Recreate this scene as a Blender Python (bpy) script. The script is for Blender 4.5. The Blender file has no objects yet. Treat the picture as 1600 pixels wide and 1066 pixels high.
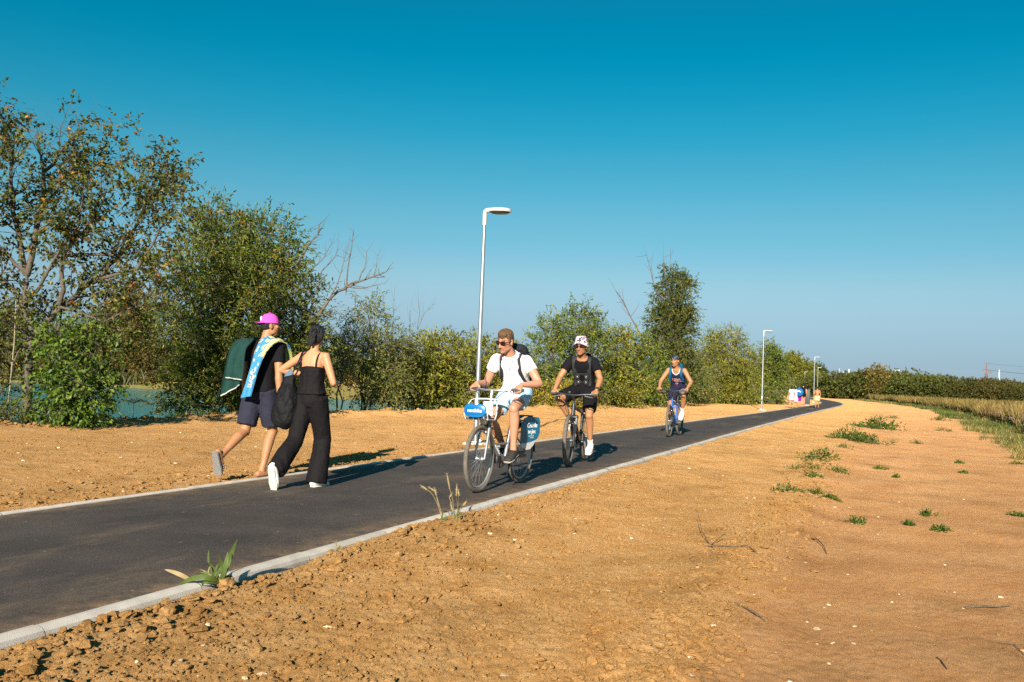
import bpy, math, random
import numpy as np
from math import sin, cos, pi, radians, sqrt, atan
from mathutils import Vector, Matrix
from mathutils.bvhtree import BVHTree

SC = bpy.context.scene
COL = SC.collection
random.seed(7)
RNG = np.random.default_rng(7)

# ------------------------------------------------------------------ camera, sky, sun, exposure
FPX, EYE = 1420.0, 1.2                     # focal length in photo pixels (1600 wide), eye height
PITCH, ROLL = atan(57 / 1420), radians(2.26)
FWD = np.array([0, cos(PITCH), sin(PITCH)])
_r0 = np.array([1.0, 0, 0]); _u0 = np.array([0, -sin(PITCH), cos(PITCH)])
RGT = cos(ROLL) * _r0 + sin(ROLL) * _u0
UPV = cos(ROLL) * _u0 - sin(ROLL) * _r0
cam = bpy.data.cameras.new("camera")
cam.sensor_width = 36.0; cam.lens = 36.0 * FPX / 1600
cam.clip_start = 0.05; cam.clip_end = 20000
camo = bpy.data.objects.new("camera", cam); COL.objects.link(camo)
m = Matrix.Identity(4)
for i in range(3):
    m[i][0], m[i][1], m[i][2] = RGT[i], UPV[i], -FWD[i]
m[2][3] = EYE
camo.matrix_world = m
SC.camera = camo

SUN_EL, SHADOW_AZ = radians(22.3), radians(11.5)      # shadows run away from the camera, slightly right
world = bpy.data.worlds.new("World"); SC.world = world; world.use_nodes = True
wn = world.node_tree; wn.nodes.clear()
sky = wn.nodes.new("ShaderNodeTexSky"); sky.sky_type = 'NISHITA'; sky.sun_disc = False
sky.sun_elevation = SUN_EL
sky.sun_rotation = pi + SHADOW_AZ
sky.altitude = 0; sky.air_density = 1.0; sky.dust_density = 0.6; sky.ozone_density = 3.0
geo_ = wn.nodes.new("ShaderNodeTexCoord"); sx_ = wn.nodes.new("ShaderNodeSeparateXYZ"); wn.links.new(geo_.outputs["Generated"], sx_.inputs[0])
grade = wn.nodes.new("ShaderNodeValToRGB"); wn.links.new(sx_.outputs[2], grade.inputs[0])      # the photograph's teal grading of the sky, by height
GR = [(0.0, (.44, .58, .92)), (.036, (.39, .50, .71)), (.096, (.52, .62, .65)), (.14, (.41, .66, .65)), (.19, (.293, .688, .651)), (.245, (.13, .69, .665)), (.292, (.035, .68, .675)), (.378, (.006, .64, .653)), (1.0, (.12, .60, .66))]
while len(grade.color_ramp.elements) < len(GR): grade.color_ramp.elements.new(.5)
for e_, (p_, c_) in zip(grade.color_ramp.elements, GR): e_.position = p_; e_.color = (*c_, 1)
tint = wn.nodes.new("ShaderNodeMix"); tint.data_type = 'RGBA'; tint.blend_type = 'MULTIPLY'; tint.inputs[0].default_value = 1.0
grade.color_ramp.interpolation = 'CARDINAL'
bg = wn.nodes.new("ShaderNodeBackground"); bg.inputs[1].default_value = 0.0715
wo = wn.nodes.new("ShaderNodeOutputWorld")
wn.links.new(sky.outputs[0], tint.inputs[6]); wn.links.new(grade.outputs[0], tint.inputs[7])
wn.links.new(tint.outputs[2], bg.inputs[0]); wn.links.new(bg.outputs[0], wo.inputs[0])

sun = bpy.data.lights.new("sun", 'SUN'); sun.energy = 5.0; sun.angle = radians(0.5); sun.color = (1.0, 0.91, 0.77)
suno = bpy.data.objects.new("sun", sun); COL.objects.link(suno)
sdir = Vector((sin(SHADOW_AZ) * cos(SUN_EL), cos(SHADOW_AZ) * cos(SUN_EL), -sin(SUN_EL)))
suno.rotation_euler = sdir.to_track_quat('-Z', 'Y').to_euler()
suno.location = (0, -20, 30)
SC.view_settings.view_transform = 'Standard'; SC.view_settings.look = 'None'
SC.view_settings.exposure = 1.0; SC.view_settings.gamma = 1.0
SC.view_settings.use_curve_mapping = False
SC.cycles.use_denoising = False; SC.cycles.max_bounces = 6; SC.cycles.transparent_max_bounces = 6

# ------------------------------------------------------------------ placing
PA = radians(22.3)                          # the path's direction, right of the view axis
PD = np.array([sin(PA), cos(PA), 0.0]); PN = np.array([-cos(PA), sin(PA), 0.0])
def uv(u, v, z=0.0): return PD * u + PN * v + np.array([0, 0, z])
def ray(px, py): return FWD + RGT * (px - 800) / FPX - UPV * (py - 533) / FPX
def at(px, py, Y):
    d = ray(px, py); return np.array([0, 0, EYE]) + d * (Y / d[1])
def gp(px, py, z=0.0):
    d = ray(px, py); return np.array([0, 0, EYE]) + d * ((z - EYE) / d[2])

# ------------------------------------------------------------------ noise
def _hash(ix, iy, iz, seed):
    a = (ix.astype(np.int64) * 73856093) ^ (iy.astype(np.int64) * 19349663) ^ (iz.astype(np.int64) * 83492791) ^ (seed * 2654435761)
    a = (a ^ (a >> 13)) * 1274126177 & 0xFFFFFFFF
    a = (a ^ (a >> 16)) * 2246822519 & 0xFFFFFFFF
    a = a ^ (a >> 15)
    return (a & 0xFFFFFF).astype(np.float64) / 0xFFFFFF
def vnoise(p, scale=1.0, seed=0):
    p = np.asarray(p, float) * scale
    i = np.floor(p); f = p - i; f = f * f * (3 - 2 * f)
    r = 0
    for dx in (0, 1):
        for dy in (0, 1):
            for dz in (0, 1):
                w = (f[:, 0] if dx else 1 - f[:, 0]) * (f[:, 1] if dy else 1 - f[:, 1]) * (f[:, 2] if dz else 1 - f[:, 2])
                r = r + w * _hash(i[:, 0] + dx, i[:, 1] + dy, i[:, 2] + dz, seed)
    return r * 2 - 1
def noise2(x, y, scale, seed=0):
    x = x * scale; y = y * scale
    ix = np.floor(x); iy = np.floor(y); fx = x - ix; fy = y - iy
    fx = fx * fx * (3 - 2 * fx); fy = fy * fy * (3 - 2 * fy); z = np.zeros_like(ix)
    h = lambda a, b: _hash(ix + a, iy + b, z, seed)
    return ((h(0, 0) * (1 - fx) + h(1, 0) * fx) * (1 - fy) + (h(0, 1) * (1 - fx) + h(1, 1) * fx) * fy) * 2 - 1
def clods2(x, y, cell, seed):
    ix = np.floor(x / cell); iy = np.floor(y / cell); z = np.zeros_like(ix)
    best = np.zeros_like(x)
    for dx in (-1, 0, 1):
        for dy in (-1, 0, 1):
            jx = ix + dx; jy = iy + dy
            cx = (jx + _hash(jx, jy, z, seed)) * cell; cy = (jy + _hash(jx, jy, z, seed + 1)) * cell
            rr = _hash(jx, jy, z, seed + 2)
            rad = cell * (0.35 + 0.45 * rr)
            d2 = ((x - cx) ** 2 + (y - cy) ** 2) / rad ** 2
            best = np.maximum(best, np.sqrt(np.clip(1 - d2, 0, 1)) * (0.25 + 0.75 * rr) * rad)
    return best
def sstep(a, b, x):
    t = np.clip((x - a) / (b - a), 0, 1); return t * t * (3 - 2 * t)

# ------------------------------------------------------------------ objects and tags
def link(o, parent=None):
    COL.objects.link(o)
    if parent is not None: o.parent = parent
    return o
def tag(o, label=None, cat=None, group=None, kind=None):
    if label: o["label"] = label
    if cat: o["category"] = cat
    if group: o["group"] = group
    if kind: o["kind"] = kind
    return o
def thing(name, label, cat, loc=(0, 0, 0), rz=0.0, group=None):
    o = bpy.data.objects.new(name, None); o.empty_display_size = 0.2
    o.location = Vector(loc); o.rotation_euler = (0, 0, rz)
    link(o); tag(o, label, cat, group); return o
def copy_tree(o, parent=None):
    c = o.copy(); COL.objects.link(c)
    if parent is not None: c.parent = parent
    for ch in list(o.children): copy_tree(ch, c)
    return c

# ------------------------------------------------------------------ materials
MATS = {}
def mat(name, col, rough=0.6, var=0.12, scale=12.0, bump=0.0, bscale=60.0, metal=0.0, attr=False, spec=0.4, sheen=0.0, coat=0.0, sss=0.0, trans=0.0):
    if name in MATS: return MATS[name]
    mt = bpy.data.materials.new(name); mt.use_nodes = True; n = mt.node_tree; b = n.nodes["Principled BSDF"]
    L = n.links.new
    tc = n.nodes.new("ShaderNodeTexCoord"); nz = n.nodes.new("ShaderNodeTexNoise")
    nz.inputs["Scale"].default_value = scale; nz.inputs["Detail"].default_value = 5
    L(tc.outputs["Object"], nz.inputs["Vector"])
    mr = n.nodes.new("ShaderNodeMapRange"); mr.inputs[1].default_value = 0.25; mr.inputs[2].default_value = 0.75
    mr.inputs[3].default_value = 1 - var; mr.inputs[4].default_value = 1 + var
    L(nz.outputs["Fac"], mr.inputs[0])
    mx = n.nodes.new("ShaderNodeMix"); mx.data_type = 'RGBA'; mx.blend_type = 'MULTIPLY'; mx.inputs[0].default_value = 1
    mx.inputs[6].default_value = (*col, 1)
    if attr:
        at_ = n.nodes.new("ShaderNodeAttribute"); at_.attribute_name = "col"; L(at_.outputs["Color"], mx.inputs[6])
    L(mr.outputs[0], mx.inputs[7]); L(mx.outputs[2], b.inputs["Base Color"])
    b.inputs["Roughness"].default_value = rough; b.inputs["Metallic"].default_value = metal
    b.inputs["Specular IOR Level"].default_value = spec
    if sheen: b.inputs["Sheen Weight"].default_value = sheen
    if coat: b.inputs["Coat Weight"].default_value = coat
    if sss:
        b.inputs["Subsurface Weight"].default_value = sss; b.inputs["Subsurface Radius"].default_value = (1.0, 0.35, 0.2)
        b.inputs["Subsurface Scale"].default_value = 0.008
    if bump:
        n2 = n.nodes.new("ShaderNodeTexNoise"); n2.inputs["Scale"].default_value = bscale; n2.inputs["Detail"].default_value = 6
        bp = n.nodes.new("ShaderNodeBump"); bp.inputs["Strength"].default_value = bump; bp.inputs["Distance"].default_value = 0.02
        L(tc.outputs["Object"], n2.inputs["Vector"]); L(n2.outputs["Fac"], bp.inputs["Height"]); L(bp.outputs[0], b.inputs["Normal"])
    if trans:
        tr = n.nodes.new("ShaderNodeBsdfTranslucent"); ms = n.nodes.new("ShaderNodeMixShader"); ms.inputs[0].default_value = trans
        out = n.nodes["Material Output"]
        L(mx.outputs[2], tr.inputs[0]); L(b.outputs[0], ms.inputs[1]); L(tr.outputs[0], ms.inputs[2]); L(ms.outputs[0], out.inputs[0])
    MATS[name] = mt
    return mt

# ------------------------------------------------------------------ mesh building
def nrm(v):
    v = np.asarray(v, float); l = np.linalg.norm(v); return v / l if l > 1e-9 else v
V3 = lambda *a: np.array(a, float)
def mesh_np(name, verts, faces, k, material, parent=None, col=None, smooth=True):
    """verts (N,3), faces (F,k) -> one object; col = colour per face (F,3)"""
    me = bpy.data.meshes.new(name); verts = np.asarray(verts, np.float32); faces = np.asarray(faces, np.int32)
    me.vertices.add(len(verts)); me.vertices.foreach_set("co", verts.ravel())
    me.loops.add(faces.size); me.loops.foreach_set("vertex_index", faces.ravel())
    me.polygons.add(len(faces)); me.polygons.foreach_set("loop_start", np.arange(0, faces.size, k, dtype=np.int32))
    me.polygons.foreach_set("use_smooth", np.full(len(faces), smooth, bool))
    me.update(calc_edges=True)
    if col is not None:
        a = me.attributes.new("col", 'FLOAT_COLOR', 'FACE')
        c = np.ones((len(faces), 4), np.float32); c[:, :3] = col; a.data.foreach_set("color", c.ravel())
    me.materials.append(material)
    o = bpy.data.objects.new(name, me); link(o, parent); return o

class Geo:
    def __init__(s): s.v = []; s.f = []
    def add(s, vs, fs):
        b = len(s.v); s.v.extend([tuple(map(float, p)) for p in vs]); s.f.extend([tuple(b + i for i in f) for f in fs])
    def rings(s, R, capped=True, closed=False):
        n = len(R[0]); vs = [p for r in R for p in r]; fs = []
        m_ = len(R)
        for i in range(m_ if closed else m_ - 1):
            j = (i + 1) % m_
            for k in range(n):
                q = (k + 1) % n; fs.append((i * n + k, i * n + q, j * n + q, j * n + k))
        if capped and not closed:
            fs.append(tuple(reversed(range(n)))); fs.append(tuple((m_ - 1) * n + k for k in range(n)))
        s.add(vs, fs)
    def tube(s, pts, rad, n=8, lat=None, capped=True, closed=False, rnd=False, flat=1.0):
        """swept tube; rad scalar, list of scalars or list of (a,b); lat = lateral reference for the a axis"""
        P = [np.asarray(p, float) for p in pts]; m_ = len(P)
        if np.isscalar(rad): rad = [rad] * m_
        rad = [(r, r * flat) if np.isscalar(r) else r for r in rad]
        if rnd and not closed:
            t0 = nrm(P[0] - P[1]); t1 = nrm(P[-1] - P[-2]); a, b = rad[0]; c, d = rad[-1]
            P = [P[0] + t0 * min(a, b) * .85, P[0] + t0 * min(a, b) * .55] + P + [P[-1] + t1 * min(c, d) * .55, P[-1] + t1 * min(c, d) * .85]
            rad = [(a * .45, b * .45), (a * .83, b * .83)] + rad + [(c * .83, d * .83), (c * .45, d * .45)]; m_ += 4
        T = []
        for i in range(m_):
            if closed: t = P[(i + 1) % m_] - P[i - 1]
            else: t = P[min(i + 1, m_ - 1)] - P[max(i - 1, 0)]
            T.append(nrm(t))
        ref = np.asarray(lat, float) if lat is not None else (V3(0, 0, 1) if abs(T[0][2]) < .9 else V3(1, 0, 0))
        R = []; Lp = None
        for i in range(m_):
            base = ref if (lat is not None or Lp is None) else Lp
            L = base - T[i] * base.dot(T[i])
            if np.linalg.norm(L) < 1e-4: L = Lp if Lp is not None else V3(0, 1, 0)
            L = nrm(L); D = np.cross(T[i], L); Lp = L; a, b = rad[i]
            R.append([P[i] + L * a * cos(2 * pi * k / n) + D * b * sin(2 * pi * k / n) for k in range(n)])
        s.rings(R, capped, closed)
    def ell(s, c, r, axes=None, nu=12, nv=8):
        c = np.asarray(c, float); A = axes if axes is not None else np.eye(3)
        vs = [c - A[2] * r[2]]
        for j in range(1, nv):
            ph = -pi / 2 + pi * j / nv
            for i in range(nu):
                th = 2 * pi * i / nu
                vs.append(c + A[0] * r[0] * cos(ph) * cos(th) + A[1] * r[1] * cos(ph) * sin(th) + A[2] * r[2] * sin(ph))
        vs.append(c + A[2] * r[2]); fs = []
        for i in range(nu):
            fs.append((0, 1 + (i + 1) % nu, 1 + i))
            for j in range(nv - 2):
                a = 1 + j * nu; b = a + nu; fs.append((a + i, a + (i + 1) % nu, b + (i + 1) % nu, b + i))
            a = 1 + (nv - 2) * nu; fs.append((a + i, a + (i + 1) % nu, len(vs) - 1))
        s.add(vs, fs)
    def box(s, c, h, axes=None, bev=0.0):
        c = np.asarray(c, float); A = axes if axes is not None else np.eye(3)
        if bev <= 0:
            vs = [c + A[0] * h[0] * x + A[1] * h[1] * y + A[2] * h[2] * z for z in (-1, 1) for y in (-1, 1) for x in (-1, 1)]
            s.add(vs, [(0, 2, 3, 1), (4, 5, 7, 6), (0, 1, 5, 4), (2, 6, 7, 3), (0, 4, 6, 2), (1, 3, 7, 5)]); return
        def loop(z, ins):
            X, Y = h[0] - ins, h[1] - ins; b = min(bev, X * .9, Y * .9); o = []
            for sx, sy, flip in ((1, 1, 0), (-1, 1, 1), (-1, -1, 0), (1, -1, 1)):
                q = [(sx * X, sy * (Y - b)), (sx * (X - b * .3), sy * (Y - b * .3)), (sx * (X - b), sy * Y)]
                o += reversed(q) if flip else q
            return [c + A[0] * x + A[1] * y + A[2] * z for x, y in o]
        b = min(bev, h[2] * .9)
        s.rings([loop(-h[2], b), loop(-h[2] + b * .3, b * .3), loop(-h[2] + b, 0), loop(h[2] - b, 0), loop(h[2] - b * .3, b * .3), loop(h[2], b)])
    def torus(s, c, ax, R, r, n=36, k=8, flat=1.0, a0=0, a1=2 * pi):
        ax = nrm(ax); e = nrm(np.cross(ax, V3(0, 0, 1) if abs(ax[2]) < .9 else V3(0, 1, 0))); g = np.cross(ax, e)
        full = abs(a1 - a0 - 2 * pi) < 1e-6; RR = []
        for i in range(n if full else n + 1):
            t = a0 + (a1 - a0) * i / n; d = e * cos(t) + g * sin(t)
            RR.append([np.asarray(c) + d * (R + r * cos(2 * pi * q / k)) + ax * r * flat * sin(2 * pi * q / k) for q in range(k)])
        s.rings(RR, not full, full)
    def lathe(s, c, prof, n=20, ax=V3(0, 0, 1), capped=True):
        ax = nrm(ax); e = nrm(np.cross(ax, V3(0, 1, 0) if abs(ax[1]) < .9 else V3(1, 0, 0))); g = np.cross(ax, e)
        s.rings([[np.asarray(c) + ax * z + (e * cos(2 * pi * k / n) + g * sin(2 * pi * k / n)) * r for k in range(n)] for r, z in prof], capped)
    def mesh(s, name):
        me = bpy.data.meshes.new(name); me.from_pydata(s.v, [], s.f); me.update(); return me
    def build(s, name, material, parent=None, smooth=True, bevel=0.0):
        me = s.mesh(name); me.materials.append(material)
        me.polygons.foreach_set("use_smooth", np.full(len(me.polygons), smooth, bool))
        if smooth: me.set_sharp_from_angle(angle=radians(50))
        o = bpy.data.objects.new(name, me); return link(o, parent)
    def remesh(s, name, material, vox, parent=None, smooth=4, wr=None, tint=None, factor=0.5):
        """fuse all pieces into ONE continuous skin (voxel remesh + smoothing); wr(P,N)->offset along the normal; tint(P)->colour per vertex"""
        t = bpy.data.objects.new("tmp", s.mesh("tmp")); COL.objects.link(t)
        r = t.modifiers.new("r", 'REMESH'); r.mode = 'VOXEL'; r.voxel_size = vox
        sm = t.modifiers.new("s", 'SMOOTH'); sm.factor = factor; sm.iterations = smooth
        dg = bpy.context.evaluated_depsgraph_get(); me = bpy.data.meshes.new_from_object(t.evaluated_get(dg))
        old = t.data; bpy.data.objects.remove(t); bpy.data.meshes.remove(old)
        me.name = name; n = len(me.vertices)
        P = np.zeros(n * 3); me.vertices.foreach_get("co", P); P = P.reshape(-1, 3)
        if wr is not None:
            N = np.zeros(n * 3); me.vertices.foreach_get("normal", N); N = N.reshape(-1, 3)
            Q = P + N * wr(P, N)[:, None]; me.vertices.foreach_set("co", Q.ravel().astype(np.float32))
        if tint is not None:
            a = me.attributes.new("col", 'FLOAT_COLOR', 'POINT'); c = np.ones((n, 4), np.float32); c[:, :3] = tint(P)
            a.data.foreach_set("color", c.ravel())
        me.materials.clear(); me.materials.append(material); me.update()
        me.polygons.foreach_set("use_smooth", np.full(len(me.polygons), True, bool))
        o = bpy.data.objects.new(name, me); return link(o, parent)

def folds(amp, s=9.0, seed=3, stretch=(1, 1, .45)):
    def f(P, N):
        Q = P * np.array(stretch)
        return amp * (0.65 * vnoise(Q, s, seed) + 0.5 * (1 - 2 * np.abs(vnoise(Q, s * 1.7, seed + 1))) + .3 * vnoise(P, s * 4, seed + 2))
    return f
def text_mesh(name, body, size, M4, material, parent=None, depth=0.0015, target=None, pdir=None, lift=0.003, bold=0.0):
    """lettering as real geometry; with target it is laid onto that surface along pdir"""
    cu = bpy.data.curves.new("t", 'FONT'); cu.body = body; cu.size = size; cu.align_x = 'CENTER'; cu.align_y = 'CENTER'; cu.resolution_u = 3
    cu.extrude = depth; cu.offset = bold
    t = bpy.data.objects.new("t", cu); COL.objects.link(t)
    dg = bpy.context.evaluated_depsgraph_get(); me = bpy.data.meshes.new_from_object(t.evaluated_get(dg))
    bpy.data.objects.remove(t); bpy.data.curves.remove(cu)
    me.transform(M4); me.name = name
    if target is not None:
        bv = BVHTree.FromPolygons([v.co[:] for v in target.data.vertices], [p.vertices[:] for p in target.data.polygons])
        d = Vector(pdir)
        for v in me.vertices:
            h = bv.ray_cast(v.co - d * .3, d)
            if h[0] is not None: v.co = h[0] - d * (lift + depth)
    me.materials.clear(); me.materials.append(material)
    o = bpy.data.objects.new(name, me); return link(o, parent)
def frame4(o, x, y, z):
    M_ = Matrix.Identity(4)
    for i in range(3): M_[i][0], M_[i][1], M_[i][2], M_[i][3] = x[i], y[i], z[i], o[i]
    return M_
# ================================================================== THE SETTING
_ug = np.arange(-80, 7000, 1.0)
def _smooth(us, vs, w):
    y = np.interp(_ug, us, vs); k = np.hanning(2 * w + 3); k /= k.sum(); yp = np.pad(y, w + 1, mode='edge'); return np.convolve(yp, k, 'valid')
_VC = _smooth([-80, 0, 12, 24, 43, 60, 75, 81, 90, 100, 114, 300, 7000], [5.0, 4.86, 4.82, 4.74, 4.45, 4.2, 4.0, 4.0, 4.4, 5.2, 6.9, 33, 33], 7)
_HW = _smooth([-80, 0, 12, 24, 43, 60, 300, 7000], [1.47, 1.47, 1.42, 1.27, 1.02, 1.0, 1.0, 1.0], 5)
def vcen(u): return np.interp(u, _ug, _VC)      # middle of the path
def hwid(u): return np.interp(u, _ug, _HW)      # half its width, kerbs included
HW = 1.47
VE_U = [-60, 5, 10.5, 14, 22, 35, 61, 80, 140, 400]; VE_V = [13.4, 13.2, 13.1, 14.0, 13.2, 11.7, 11.0, 10.2, 17, 55]
def terrain(x, y, detail=None):
    """height, looseness of the soil (0..1), grassy floor (0..1)"""
    u = x * PD[0] + y * PD[1]; v = x * PN[0] + y * PN[1]
    dv = v - vcen(u); e = v - (np.interp(u, VE_U, VE_V) + .35 * noise2(u, v * 0, .55, 5) + .15 * noise2(u, v * 0, 1.7, 6))
    hw = hwid(u); path = np.abs(dv) < hw + .03
    right = np.clip(-dv - hw, 0, None); left = np.clip(dv - hw, 0, None)
    h = np.where(dv < 0, -.016 - .02 * sstep(8, 3, u) - .07 * sstep(.15, 1.6, right) - .07 * sstep(2.2, 3.2, right), -.02 + .05 * sstep(.3, 4, left))
    h = h + .03 * noise2(x, y, .35, 1) * sstep(.3, 2, np.abs(dv) - hw) + .018 * noise2(x, y, 1.1, 2) * sstep(.2, 1, np.abs(dv) - hw)
    ridge = np.exp(-((dv + 3.95 + .22 * noise2(u, v * 0, .6, 9)) / .28) ** 2)
    h = h + ridge * .030 * (1 + .8 * noise2(x, y, 1.9, 4)) * sstep(60, 30, u)
    kb = np.exp(-((right - .12) / .16) ** 2) * (dv < 0) * (right > .02)
    h = h + kb * (.02 + .035 * noise2(u, v * 0, 1.3, 12))
    loose = np.where(dv < 0, sstep(3.0, 2.3, right), 1.0) * .75 + ridge * .9 + .3 * np.exp(-(right / .5) ** 2) * (dv < 0)
    loose = np.where(dv > 0, .6 + .5 * sstep(1.2, .2, left) + .25 * noise2(x, y, .5, 8), loose)
    # berm and bank towards the lake
    berm = np.exp(-((e + .25) / .45) ** 2)
    h = h + berm * (.10 + .09 * noise2(x, y, 1.4, 15)); loose = loose + berm * .9
    lake = sstep(85, 45, u)
    bank = np.clip(e, 0, None)
    h = h - np.minimum(bank * .28, .35 + 2.7 * lake) + .05 * noise2(x, y, .8, 16) * sstep(0, 1, e)
    far = sstep(94, 104, y + .05 * x + 4 * noise2(x, y, .03, 21) + 1.2 * noise2(x, y, .2, 22)) * (e > 8)
    h = h * (1 - far) + far * (-.95 + .25 * noise2(x, y, .15, 23))
    grass = sstep(7.6, 8.6, -dv + .5 * noise2(x, y, .7, 30)) + sstep(.4, 2.0, e) * (1 - .85 * far)
    h = np.where(path, np.minimum(h, -.09), h)
    h = np.where(np.hypot(x, y) > 900, -.4, h)
    return h, np.clip(loose, 0, 1.6) * (1 - path), np.clip(grass, 0, 1), u, v, dv, e

# one polar sheet: fine in front of the camera, out to the horizon all round
th = np.concatenate([np.radians(np.arange(-39, 39, .078)), np.radians(np.arange(39, 321, 3.0))])
rr = [0.3]
while rr[-1] < 7000:
    r_ = rr[-1]; rr.append(r_ * (1.0046 if r_ < 32 else 1.02 if r_ < 160 else 1.10))
rr = np.array(rr); nt, nr = len(th), len(rr)
TH, RR = np.meshgrid(th, rr); gx = (RR * np.sin(TH)).ravel(); gy = (RR * np.cos(TH)).ravel(); gr = RR.ravel()
gh, gl, gg, gu, gv, gdv, ge = terrain(gx, gy)
front = np.abs((TH.ravel() + pi) % (2 * pi) - pi) < radians(39)
wx = gx + .035 * noise2(gx, gy, 14, 40) + .012 * noise2(gx, gy, 45, 42); wy = gy + .035 * noise2(gx, gy, 14, 41) + .012 * noise2(gx, gy, 45, 43)
patch = .55 + .45 * noise2(gx, gy, .9, 60); soil = (np.abs(gdv) > hwid(gu) + .05)
for cell, amp, sd in ((.13, .10, 50), (.055, .34, 52), (.028, .85, 54), (.015, 1.1, 56)):
    res = gr * .0046
    fade = sstep(.60, .30, res / cell) * front * (gr < 40)
    dens = np.clip(gl * (.30 + .70 * patch), 0, 1.3)
    if cell > .1: dens = dens * np.clip(gl - .75, 0, 1)
    if cell < .05: dens = np.maximum(dens, .15 * soil)
    gh = gh + fade * amp * dens * clods2(wx, wy, cell, sd)
for sc_, am in ((9, .003), (22, .006), (50, .009), (105, .008)):      # crumbs: ridged turbulence
    fade = sstep(.9, .4, gr * .0046 * sc_) * front * (gr < 40)
    gh = gh + fade * am * np.clip(gl + .12, 0, 1.2) * soil * (1 - 2 * np.abs(noise2(wx, wy, sc_, 80 + sc_)))
gh = gh + .004 * noise2(gx, gy, 25, 70) * front * (gr < 14) * soil
ii = np.arange(nr - 1)[:, None] * nt; jj = np.arange(nt)[None]; jn = (jj + 1) % nt
quads = np.stack([ii + jj, ii + jn, ii + nt + jn, ii + nt + jj], -1).reshape(-1, 4)[:, ::-1]
gverts = np.stack([gx, gy, gh], -1)
c0 = len(gverts)

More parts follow.
